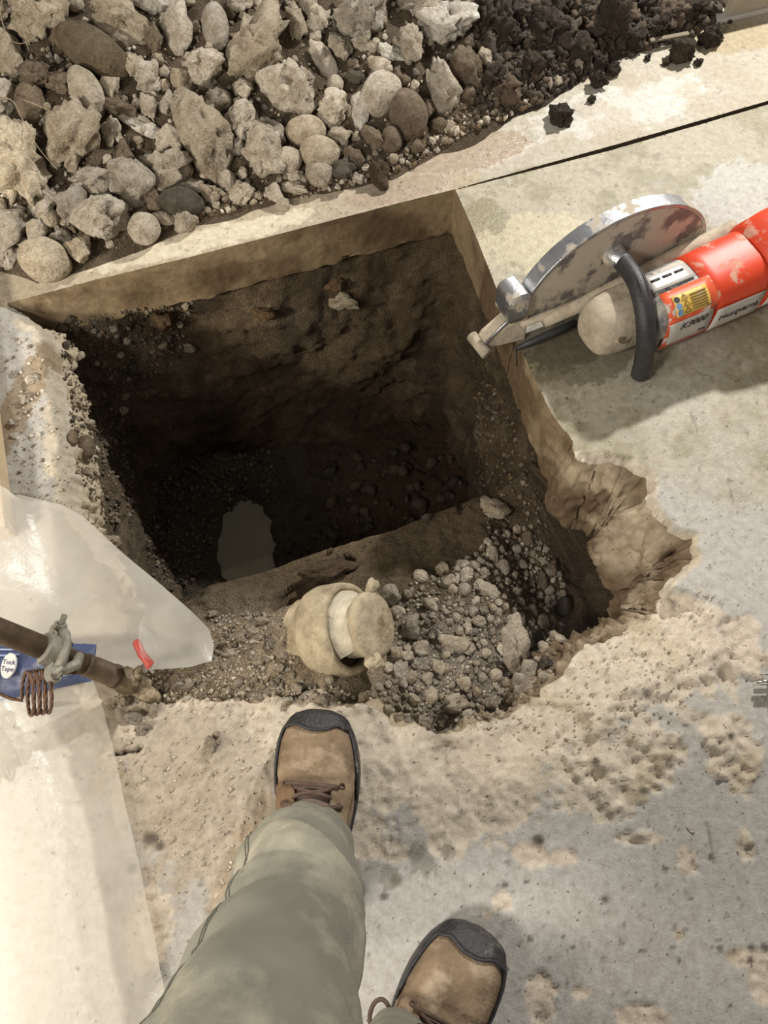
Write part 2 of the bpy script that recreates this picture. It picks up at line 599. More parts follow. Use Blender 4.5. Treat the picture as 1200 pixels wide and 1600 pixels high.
for (x, y, r) in [(660, 1352, .018), (652, 1330, .012), (610, 1372, .012), (700, 1330, .01)]:
    paint(patch(x, y, r, r * 1.1, 0, 1.0) * 0.6, lin((128, 126, 112)))
# kerf stub is coloured dark brown
paint(kall, lin((72, 58, 42)), 0.5)
# rim faces: damp brown concrete
V3 = np.c_[V2, Z]
idx = np.arange(NX * NY).reshape(NY, NX)
q = np.stack([idx[:-1, :-1].ravel(), idx[:-1, 1:].ravel(), idx[1:, 1:].ravel(), idx[1:, :-1].ravel()], 1)
bad = inside_v[q].any(1)
allsn = snap[q].all(1)
if allsn.any():
    cen = V2[q[allsn]].mean(1)
    dd, _, _ = sdist(cen, rim[:, :2])
    tmp = np.zeros(len(q), bool); tmp[np.where(allsn)[0]] = dd < 0
    bad |= tmp
q = q[~bad]
# skirt below the rim
ed = np.concatenate([q[:, [0, 1]], q[:, [1, 2]], q[:, [2, 3]], q[:, [3, 0]]])
key = np.sort(ed, 1)
kk = key[:, 0].astype(np.int64) * (NX * NY) + key[:, 1]
u_, inv, cnt = np.unique(kk, return_inverse=True, return_counts=True)
be = ed[cnt[inv] == 1]
be = be[(np.abs(sd[be]) < STEP).all(1) & zone[be].all(1)]
bv = np.unique(be)
remap = -np.ones(NX * NY, int); remap[bv] = np.arange(len(bv))
LV = 26
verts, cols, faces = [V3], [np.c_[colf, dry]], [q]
base_i = len(V3)
b_ = brk[bv]; th_ = thick[bv]; bi = ri[bv]
# direction into the hole
rs = rim[:, :2].copy()
for _ in range(30): rs = (np.roll(rs, 1, 0) + rs + np.roll(rs, -1, 0)) / 3
t_in = rs[(bi + 3) % len(rim)] - rs[(bi - 3) % len(rim)]
t_in /= np.linalg.norm(t_in, axis=1)[:, None]
n_in = np.stack([t_in[:, 1], -t_in[:, 0]], 1)
test, _, _ = sdist(V2[bv] + n_in * 0.006, rim[:, :2])
n_in[test > 0] *= -1
rightface = (V2[bv, 0] > 0.2) & (V2[bv, 1] > 0.3)
for l in range(0, LV + 1):
    f = l / LV
    p = V2[bv].copy()
    z = Z[bv] * (1 - f) - th_ * f
    pp = np.c_[p, z]
    off = (fbm(pp, 13, 4, 91) * 0.030 + fbm(pp, 60, 4, 95) * 0.013 + np.abs(fbm(pp, 34, 3, 96)) * 0.014) * b_ * min(1, f * 6) + fbm(pp, 60, 3, 99) * 0.0015 * min(1, f * 6)
    slope = np.where(rightface, 0.055, np.where(V2[bv, 0] < -0.4, 0.012, 0.02)) * b_ * (f ** 0.8)
    p = p + n_in * (off + slope)[:, None]
    if l > 0: z = z + fbm(pp, 40, 3, 97) * 0.006 * b_ * (1 - f) + (f > 0.95) * fbm(pp, 30, 2, 92) * 0.012
    verts.append(np.c_[p, z])
    pn = np.c_[p, z]
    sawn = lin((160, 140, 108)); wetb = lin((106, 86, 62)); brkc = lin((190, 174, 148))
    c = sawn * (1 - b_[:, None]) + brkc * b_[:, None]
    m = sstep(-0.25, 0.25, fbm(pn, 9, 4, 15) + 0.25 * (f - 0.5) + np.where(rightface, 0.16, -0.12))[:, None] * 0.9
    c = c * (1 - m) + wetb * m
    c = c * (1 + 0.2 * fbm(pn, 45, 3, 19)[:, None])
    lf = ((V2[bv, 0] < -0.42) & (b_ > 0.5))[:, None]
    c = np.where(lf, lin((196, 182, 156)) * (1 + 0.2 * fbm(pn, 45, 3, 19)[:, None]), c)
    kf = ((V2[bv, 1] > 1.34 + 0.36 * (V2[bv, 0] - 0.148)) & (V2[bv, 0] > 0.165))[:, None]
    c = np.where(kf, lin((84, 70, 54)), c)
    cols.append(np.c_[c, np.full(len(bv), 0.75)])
ei = remap[be]
for l in range(LV):
    o0, o1 = base_i + l * len(bv), base_i + (l + 1) * len(bv)
    faces.append(np.stack([ei[:, 1] + o0, ei[:, 0] + o0, ei[:, 0] + o1, ei[:, 1] + o1], 1))
fv, fc, ff = np.concatenate(verts), np.concatenate(cols), np.concatenate(faces)
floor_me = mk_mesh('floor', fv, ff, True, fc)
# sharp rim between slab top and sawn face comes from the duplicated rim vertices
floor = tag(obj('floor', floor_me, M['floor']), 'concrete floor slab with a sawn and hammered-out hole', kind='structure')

# ------------------------------------------------------------------ the dug pit below the slab
def wp(x, y, z): return gp(x, y, z)
# top ring of the deep pit (world x, y, z) with matching bottom positions
ZB = -0.80
RING = [(-0.67, 1.055, -.10, -0.60, 1.03), (-0.45, 1.165, -.11, -0.42, 1.12), (-0.2, 1.25, -.11, -0.18, 1.20), (0.10, 1.355, -.115, 0.12, 1.27), (0.165, 1.36, -.115, 0.17, 1.26),
        (0.195, 1.28, -.115, 0.185, 1.22), (0.265, 1.05, -.115, 0.235, 1.05), (0.31, 0.90, -.12, 0.25, .93), (0.30, 0.80, -.19, 0.24, .86), (0.235, 0.768, -.25, 0.20, .84),
        (0.188, 0.753, -.25, 0.16, .82), (0.05, 0.697, -.25, 0.03, .78), (-0.075, 0.648, -.25, -0.08, .74), (-0.25, 0.590, -.25, -0.25, .69), (-0.392, 0.538, -.25, -0.40, .65),
        (-0.45, 0.522, -.23, -0.45, .66), (-0.50, 0.545, -.12, -0.47, .68), (-0.535, 0.62, -.10, -0.50, .73), (-0.60, 0.85, -.10, -0.55, .88)]
ring = dens([np.array(r) for r in RING] + [np.array(RING[0])], 0.008)
nr = len(ring)
tg = np.roll(ring[:, :2], -3, 0) - np.roll(ring[:, :2], 3, 0)
tg /= np.linalg.norm(tg, axis=1)[:, None]
cen = ring[:, :2].mean(0)
no = np.stack([-tg[:, 1], tg[:, 0]], 1)
no *= np.sign(((ring[:, :2] - cen) * no).sum(1))[:, None]
LP = 84
pv, pc = [], []
ridge_m = sstep(0.0, 0.02, -0.17 - ring[:, 2])
leftm = 1 - sstep(-0.55, -0.42, ring[:, 0])
for l in range(LP + 1):
    f = l / LP
    xy = ring[:, :2] * (1 - f) + ring[:, 3:5] * f
    z = ring[:, 2] * (1 - f) + (ZB - 0.03) * f
    p = np.c_[xy, z]
    d = fbm(p, 6, 4, 5) * 0.045 + fbm(p, 26, 4, 6) * 0.018 + fbm(p, 85, 3, 8) * 0.007
    d = d * (0.25 + 0.75 * min(1, f * 5)) - 0.012 * (1 - ridge_m) * 0 + np.where(ridge_m > 0.5, -0.01, 0.012)
    xy = xy + no * d[:, None]
    z = z + fbm(p, 40, 3, 13) * 0.012 * min(1, f * 8)
    p = np.c_[xy, z]
    soil_a, soil_b, soil_c = lin((138, 117, 88)), lin((102, 86, 64)), lin((162, 143, 114))
    m1 = sstep(-0.3, 0.3, fbm(p, 7, 4, 71))[:, None]
    m2 = sstep(0.1, 0.45, fbm(p, 18, 4, 73))[:, None]
    c = soil_b * (1 - m1) + soil_a * m1
    c = c * (1 - 0.6 * m2) + soil_c * 0.6 * m2
    grav = (leftm * (1 - sstep(0.3, 0.9, f)))[:, None]
    c = c * (1 - 0.7 * grav) + lin((150, 134, 110)) * 0.7 * grav
    c = c * (1 + 0.25 * fbm(p, 60, 3, 75)[:, None])
    pv.append(p); pc.append(np.c_[c, np.full(nr, 0.85)])
# earth shelf going back under the slab from the top of the pit sides
shz = np.minimum(ring[:, 2], -0.10) - np.where(ring[:, 2] < -0.17, 0.05, 0.012)
rside = (ring[:, 0] > 0.15) & (ring[:, 1] < 1.0)
shz = np.where(rside, -0.42, shz)
pv.insert(0, np.c_[ring[:, :2] + no * 0.30, shz]); pc.insert(0, pc[0].copy())
LP += 1
pf = []
ii = np.arange(nr)
for l in range(LP):
    a, b = l * nr, (l + 1) * nr
    pf.append(np.stack([ii + a, (ii + 1) % nr + a, (ii + 1) % nr + b, ii + b], 1))
pit_wall = tag(obj('pit_wall', mk_mesh('pit_wall', np.concatenate(pv), np.concatenate(pf), True, np.concatenate(pc)), M['soil']),
               'brown dug soil sides of the deep pit', kind='structure')

# pit bottom with muddy lumps
bx = np.arange(-0.74, 0.36, 0.007); by = np.arange(0.52, 1.40, 0.007)
BX, BY = np.meshgrid(bx, by)
B3 = np.c_[BX.ravel(), BY.ravel(), np.full(BX.size, ZB)]
wc = gp(385, 850, ZB)[:2]
dw = np.sqrt(((B3[:, 0] - wc[0]) / 0.085) ** 2 + ((B3[:, 1] - wc[1]) / 0.16) ** 2)
pool = 1 - sstep(0.75, 1.15, dw + 0.35 * fbm(B3, 14, 3, 55))
bz = ZB + 0.03 * fbm(B3, 9, 4, 56) + 0.03 * np.abs(fbm(B3, 34, 4, 57)) + 0.012 * fbm(B3, 90, 3, 58) + 0.03
lm = gp(310, 880, ZB)[:2]
bz += 0.07 * np.exp(-(((B3[:, 0] - lm[0] + 0.06) / 0.08) ** 2 + ((B3[:, 1] - lm[1]) / 0.14) ** 2))
lm = gp(370, 745, ZB)[:2]
bz += 0.08 * np.exp(-(((B3[:, 0] - lm[0]) / 0.10) ** 2 + ((B3[:, 1] - lm[1]) / 0.05) ** 2))
bz = bz * (1 - pool) + (ZB - 0.05) * pool
mudA, mudB = lin((126, 116, 98)), lin((104, 84, 60))
mm = sstep(-0.2, 0.2, B3[:, 0] + 0.18 + 0.15 * fbm(B3, 8, 3, 59))[:, None]
bc = (mudA * (1 - mm) + mudB * mm) * (1 + 0.3 * fbm(B3, 30, 3, 60)[:, None])
ny, nx = BX.shape
bi_ = np.arange(nx * ny).reshape(ny, nx)
bq = np.stack([bi_[:-1, :-1].ravel(), bi_[:-1, 1:].ravel(), bi_[1:, 1:].ravel(), bi_[1:, :-1].ravel()], 1)
pit_bottom = tag(obj('pit_floor', mk_mesh('pit_floor', np.c_[B3[:, :2], bz], bq, True, np.c_[bc, np.full(len(bc), 0.45)]), M['soil']),
                 'lumpy wet mud at the bottom of the pit', kind='structure')
# standing water
mw, nt, b = nmat('murky_water')
b.inputs['Base Color'].default_value = (*lin((166, 162, 142)), 1)
b.inputs['Roughness'].default_value = 0.06
b.inputs['Specular IOR Level'].default_value = 0.6
bump(nt, b, noise(nt, ocoord(nt), 18, 2, 0.5, 0, 1), 0.05, 0.002)
ang = np.linspace(0, 2 * np.pi, 48, endpoint=False)
wv = [(wc[0], wc[1], ZB - 0.002)]
for rr in (0.5, 1.0):
    for k, a in enumerate(ang):
        wv.append((wc[0] + 0.125 * rr * math.cos(a), wc[1] + 0.22 * rr * math.sin(a), ZB - 0.002))
wf = [(0, 1 + k, 1 + (k + 1) % 48) for k in range(48)] + [(1 + k, 49 + k, 49 + (k + 1) % 48, 1 + (k + 1) % 48) for k in range(48)]
water = tag(obj('water_puddle', mk_mesh('water_puddle', wv, wf), mw), 'murky greenish puddle standing in the bottom of the pit', 'puddle', kind='stuff')

# ------------------------------------------------------------------ the ledge in front of the pit
CTRL = [(280, 940, -.25), (400, 905, -.25), (540, 862, -.25), (650, 825, -.25), (745, 785, -.25), (660, 880, -.24), (740, 850, -.25), (400, 945, -.20), (330, 960, -.20),
        (350, 1000, -.07), (290, 1030, -.03), (230, 1010, -.05), (300, 1065, -.018), (370, 1070, -.018), (420, 1060, -.02), (430, 1010, -.04), (455, 1030, -.02), (478, 1050, -.02), (445, 1005, -.05), (475, 990, -.09), (500, 1060, -.025), (540, 1075, -.035), (570, 1085, -.06), (610, 1080, -.12), (640, 1050, -.14), (640, 1115, -.13),
        (700, 1000, -.17), (700, 1060, -.15), (700, 1120, -.15), (760, 1100, -.17), (800, 1080, -.19), (840, 1010, -.30), (865, 940, -.33), (845, 880, -.31), (810, 830, -.29), (880, 1020, -.34), (850, 1060, -.27),
        (770, 950, -.19), (750, 900, -.22), (620, 950, -.21), (640, 990, -.18), (580, 920, -.24), (920, 900, -.36), (950, 960, -.36), (900, 780, -.33), (850, 740, -.3), (180, 960, -.12), (180, 1060, -.08), (450, 900, -.25)]
cp_ = np.array([gp(*c) for c in CTRL])
lx = np.arange(-0.56, 0.52, 0.0048); ly = np.arange(0.16, 0.90, 0.0048)
LX, LY = np.meshgrid(lx, ly)
L2 = np.c_[LX.ravel(), LY.ravel()]
w = np.zeros(len(L2)); zz = np.zeros(len(L2))
for c in cp_:
    k = 1 / (((L2 - c[:2]) ** 2).sum(1) + 0.0006) ** 1.8
    w += k; zz += k * c[2]
lz = zz / w
L3 = np.c_[L2, np.zeros(len(L2))]
# hollows beside the clay pipe
def dip(x, y, z, rx, ry, depth, ang=0.0):
    c = gp(x, y, z)[:2]
    d = L2 - c
    ca, sa = math.cos(ang), math.sin(ang)
    u = (d[:, 0] * ca + d[:, 1] * sa) / rx; v = (-d[:, 0] * sa + d[:, 1] * ca) / ry
    return depth * (1 - sstep(0.55, 1.1, np.sqrt(u * u + v * v) + 0.25 * fbm(L3, 22, 3, 81)))
lz -= dip(478, 945, -.25, .06, .042, .20, .35)
lz -= dip(542, 884, -.25, .016, .022, .30)
gr_l = np.clip(1 - sstep(0.0, 0.06, np.abs(L2[:, 0] - 0.10) - 0.2), 0, 1)
lz += fbm(L3, 16, 4, 82) * 0.012 + fbm(L3, 55, 4, 83) * 0.008 + fbm(L3, 150, 2, 84) * 0.003
sdr, _, nearr = sdist(L2, ring[:, :2])
# round the ridge over into the pit
lz -= np.where(sdr < 0.02, (0.02 - sdr) ** 2 * 12, 0)
cl_soil, cl_grey, cl_dust, cl_wet = lin((128, 110, 84)), lin((178, 168, 150)), lin((200, 180, 150)), lin((96, 74, 50))
mg = sstep(-0.10, 0.05, L2[:, 0] - 0.0 + 0.1 * fbm(L3, 9, 3, 85))[:, None] * sstep(0.62, 0.5, L2[:, 1])[:, None] if False else sstep(-0.05, 0.08, L2[:, 0] + 0.05 * fbm(L3, 9, 3, 85))[:, None]
front_l = (1 - sstep(0.43, 0.58, L2[:, 1] + 0.25 * np.clip(L2[:, 0] + .1, 0, 1) * 0 + 0.05 * fbm(L3, 12, 3, 86)))[:, None]
lc = cl_soil * (1 - front_l) + cl_grey * front_l
leftf = front_l * (1 - sstep(-0.02, 0.05, L2[:, 0]))[:, None]
lc = lc * (1 - leftf) + cl_dust * leftf
lc = lc * (1 + 0.22 * fbm(L3, 40, 4, 87)[:, None])
keep = sdr > -0.006
s2 = (np.abs(sdr) < 0.75 * 0.0048)
L2[s2] = nearr[s2]
insl = (sdr < 0) & ~s2
ny, nx = LX.shape
li = np.arange(nx * ny).reshape(ny, nx)
lq = np.stack([li[:-1, :-1].ravel(), li[:-1, 1:].ravel(), li[1:, 1:].ravel(), li[1:, :-1].ravel()], 1)
lq = lq[~insl[lq].any(1)]
# keep it under the slab where the slab lies over it
sdl, rl, _ = sdist(L2, rim[:, :2])
under = sdl > -0.004
lz = np.where(under, np.minimum(lz, -rim[rl, 4] - 0.012 - 0.9 * np.clip(sdl, 0, .1)), lz)
ledge = tag(obj('ledge_ground', mk_mesh('ledge_ground', np.c_[L2, lz], lq, True, np.c_[lc, np.full(len(lc), 0.9)]), M['soil']),
            'shallow earth and rubble ledge in front of the deep pit', kind='structure')

# ------------------------------------------------------------------ the heap behind: rubble to the left, dark soil to the right
FOOT = [(-200, 470), (0, 425), (60, 445), (140, 420), (240, 385), (300, 355), (400, 325), (520, 300), (610, 285), (680, 245), (740, 225), (800, 190), (850, 165), (960, 95), (1090, 50), (1130, 20), (1180, -20), (1300, -80)]
fl = np.array([gp(*p)[:2] for p in FOOT])
hx = np.arange(-1.25, 1.15, 0.0085); hy = np.arange(0.95, 2.75, 0.0085)
HX, HY = np.meshgrid(hx, hy)
H2 = np.c_[HX.ravel(), HY.ravel()]
foot_y = np.interp(H2[:, 0], fl[:, 0], fl[:, 1])
H3 = np.c_[H2, np.zeros(len(H2))]
dh = (H2[:, 1] - foot_y) * 0.94 + 0.02 * fbm(H3, 9, 3, 101)
soilness = sstep(-0.05, 0.05, H2[:, 0] - 0.155 - 0.25 * (H2[:, 1] - 1.45) + 0.04 * fbm(H3, 8, 3, 102))
hz = np.where(dh > 0, 0.34 * (1 - np.exp(-np.clip(dh, 0, 9) * 2.0)), dh * 0.6)
hz = hz + np.clip(dh * 8, 0, 1) * (soilness * (0.05 * fbm(H3, 11, 5, 103, 0.6) + 0.05 * np.abs(fbm(H3, 22, 4, 104)) + 0.012 * fbm(H3, 90, 3, 105)) + (1 - soilness) * (-0.015 + 0.02 * fbm(H3, 18, 4, 106)))
c_soil = lin((84, 74, 60)); c_bed = lin((120, 104, 82))
mid_b = np.exp(-((H2[:, 0] - 0.17 - 0.25 * (H2[:, 1] - 1.45)) / 0.06) ** 2)[:, None]
hc = c_bed * (1 - soilness[:, None]) + c_soil * soilness[:, None]
hc = hc * (1 - 0.5 * mid_b) + lin((128, 108, 82)) * 0.5 * mid_b
hc = hc * (1 + 0.3 * fbm(H3, 40, 4, 107)[:, None])
ny, nx = HX.shape
hi_ = np.arange(nx * ny).reshape(ny, nx)
hq = np.stack([hi_[:-1, :-1].ravel(), hi_[:-1, 1:].ravel(), hi_[1:, 1:].ravel(), hi_[1:, :-1].ravel()], 1)
hq = hq[(dh[hq] > -0.012).any(1)]
heap = tag(obj('soil_heap', mk_mesh('soil_heap', np.c_[H2, hz], hq, True, np.c_[hc, np.full(len(hc), 0.95)]), M['soil']),
           'heap of dug-out dark soil and dirt behind the hole', 'soil', kind='stuff')

bvhs = []
deps = bpy.context.evaluated_depsgraph_get()
for o in (floor, pit_wall, pit_bottom, ledge, heap):
    bvhs.append(BVHTree.FromObject(o, deps))


def hit(x, y):
    d = ray(x, y)
    best = None
    for bv_ in bvhs:
        loc, n, i, dist = bv_.ray_cast(Vector((0, 0, CAM_H)), d)
        if loc is not None and (best is None or dist < best[2]):
            if n.dot(d) > 0: n = -n
            best = (loc, n, dist)
    return best


# ------------------------------------------------------------------ stones
def ico(sub):
    import bmesh
    bm = bmesh.new()
    bmesh.ops.create_icosphere(bm, subdivisions=sub, radius=1.0)
    v = np.array([p.co[:] for p in bm.verts])
    f = np.array([[q_.index for q_ in fc.verts] for fc in bm.faces])
    bm.free()
    return v, f


ICO = {k: ico(k) for k in (1, 2, 3, 4)}


def rock_shape(kind, sub, seed, ax=(1, 1, 1)):
    """unit stone, kinds: angular, round, slab, rough, clod"""
    r = np.random.default_rng(seed)
    d, f = ICO[sub]
    d = d / np.linalg.norm(d, axis=1)[:, None]
    o = r.uniform(-50, 50, 3)
    if kind == 'round':
        R = 1 + 0.10 * fbm(d + o, 1.2, 2, 1) + 0.012 * fbm(d + o, 6, 3, 2)
    else:
        npl = {'angular': 12, 'slab': 10, 'rough': 16, 'clod': 26}[kind]
        n = r.normal(size=(npl, 3)); n /= np.linalg.norm(n, axis=1)[:, None]
        dist = r.uniform(0.50, 0.98, npl)
        dots = d @ n.T
        cand = np.where(dots > 0.05, dist / np.maximum(dots, 0.05), 9.0)
        k = 38.0 if kind in ('angular', 'slab') else 14.0
        R = -np.log(np.exp(-k * np.minimum(cand, 2.0)).sum(1) + np.exp(-k * 1.15)) / k
        a = {'angular': 0.075, 'slab': 0.06, 'rough': 0.13, 'clod': 0.18}[kind]
        for _ in range(5):
            w = r.normal(size=3); w /= np.linalg.norm(w)
            R = R * (1 - r.uniform(0.08, 0.24) * np.exp(-((1 - d @ w) / r.uniform(0.03, 0.12))))
        nc = {'angular': 34, 'slab': 26, 'rough': 44, 'clod': 60}[kind]
        cc_ = r.normal(size=(nc, 3)); cc_ /= np.linalg.norm(cc_, axis=1)[:, None]
        tt_ = r.normal(size=(nc, 3)) * (0.26 if kind in ('angular', 'slab') else 0.34)
        ci = np.argmax((d + 0.10 * np.c_[fbm(d + o, 3, 3, 6), fbm(d + o, 3, 3, 7), fbm(d + o, 3, 3, 8)]) @ cc_.T, axis=1)
        R = R + ((d - cc_[ci]) * tt_[ci]).sum(1) + r.normal(size=nc)[ci] * 0.018
        R = R + a * fbm(d + o, 2.8, 4, 3, 0.6) + 0.7 * a * fbm(d + o, 9, 3, 4, 0.6)
        if kind in ('clod', 'rough'):
            R = R + 0.5 * a * np.abs(fbm(d + o, 13, 2, 5))
    v = d * R[:, None]
    v /= np.abs(v).max(0)[None, :]
    return v, f


TONE = {'pale': (222, 213, 196), 'white': (236, 231, 220), 'tan': (200, 188, 166), 'grey': (196, 188, 174), 'brown': (140, 126, 108), 'olive': (128, 116, 94),
        'dark': (108, 102, 92), 'wet': (96, 82, 66), 'soil': (76, 68, 57), 'dust': (206, 196, 178), 'buff': (212, 200, 176), 'clay': (124, 102, 76)}


def stone(name, x, y, w, h, ang, kind, tone, seed, sub=3, thick=0.75, sink=0.25, parent=None):
    """a stone resting on the ground seen at photograph position (x, y); w, h in photograph pixels, real size from its distance"""
    hh = hit(x, y)
    if hh is None: return None
    loc, n, dist = hh
    dep = cam_depth(loc)
    sx, sy = 0.5 * w * dep / F_PX, 0.5 * h * dep / F_PX
    sz = thick * min(sx, sy) + 0.15 * max(sx, sy) * (1 if kind != 'slab' else 0)
    face = (n * 0.45 - ray(x, y) * 0.55).normalized()
    right = Vector((1, 0, 0))
    e1 = (right - face * right.dot(face)).normalized()
    e2 = face.cross(e1)
    a = math.radians(-ang)
    e1, e2 = e1 * math.cos(a) + e2 * math.sin(a), -e1 * math.sin(a) + e2 * math.cos(a)
    v, f = rock_shape(kind, sub, seed)
    me = mk_mesh(name, v * np.array([sx, sy, sz]), f, True)
    o = bpy.data.objects.new(name, me)
    me.materials.append(M['rock'])
    R = Matrix((e1, e2, face)).transposed().to_4x4()
    o.matrix_world = Matrix.Translation(loc + face * sz * (1 - 2 * sink)) @ R
    c = lin(TONE[tone]) * (1 + 0.08 * np.random.default_rng(seed).normal())
    o.color = (*np.clip(c, 0, 0.9), 1)
    link(o)
    return o


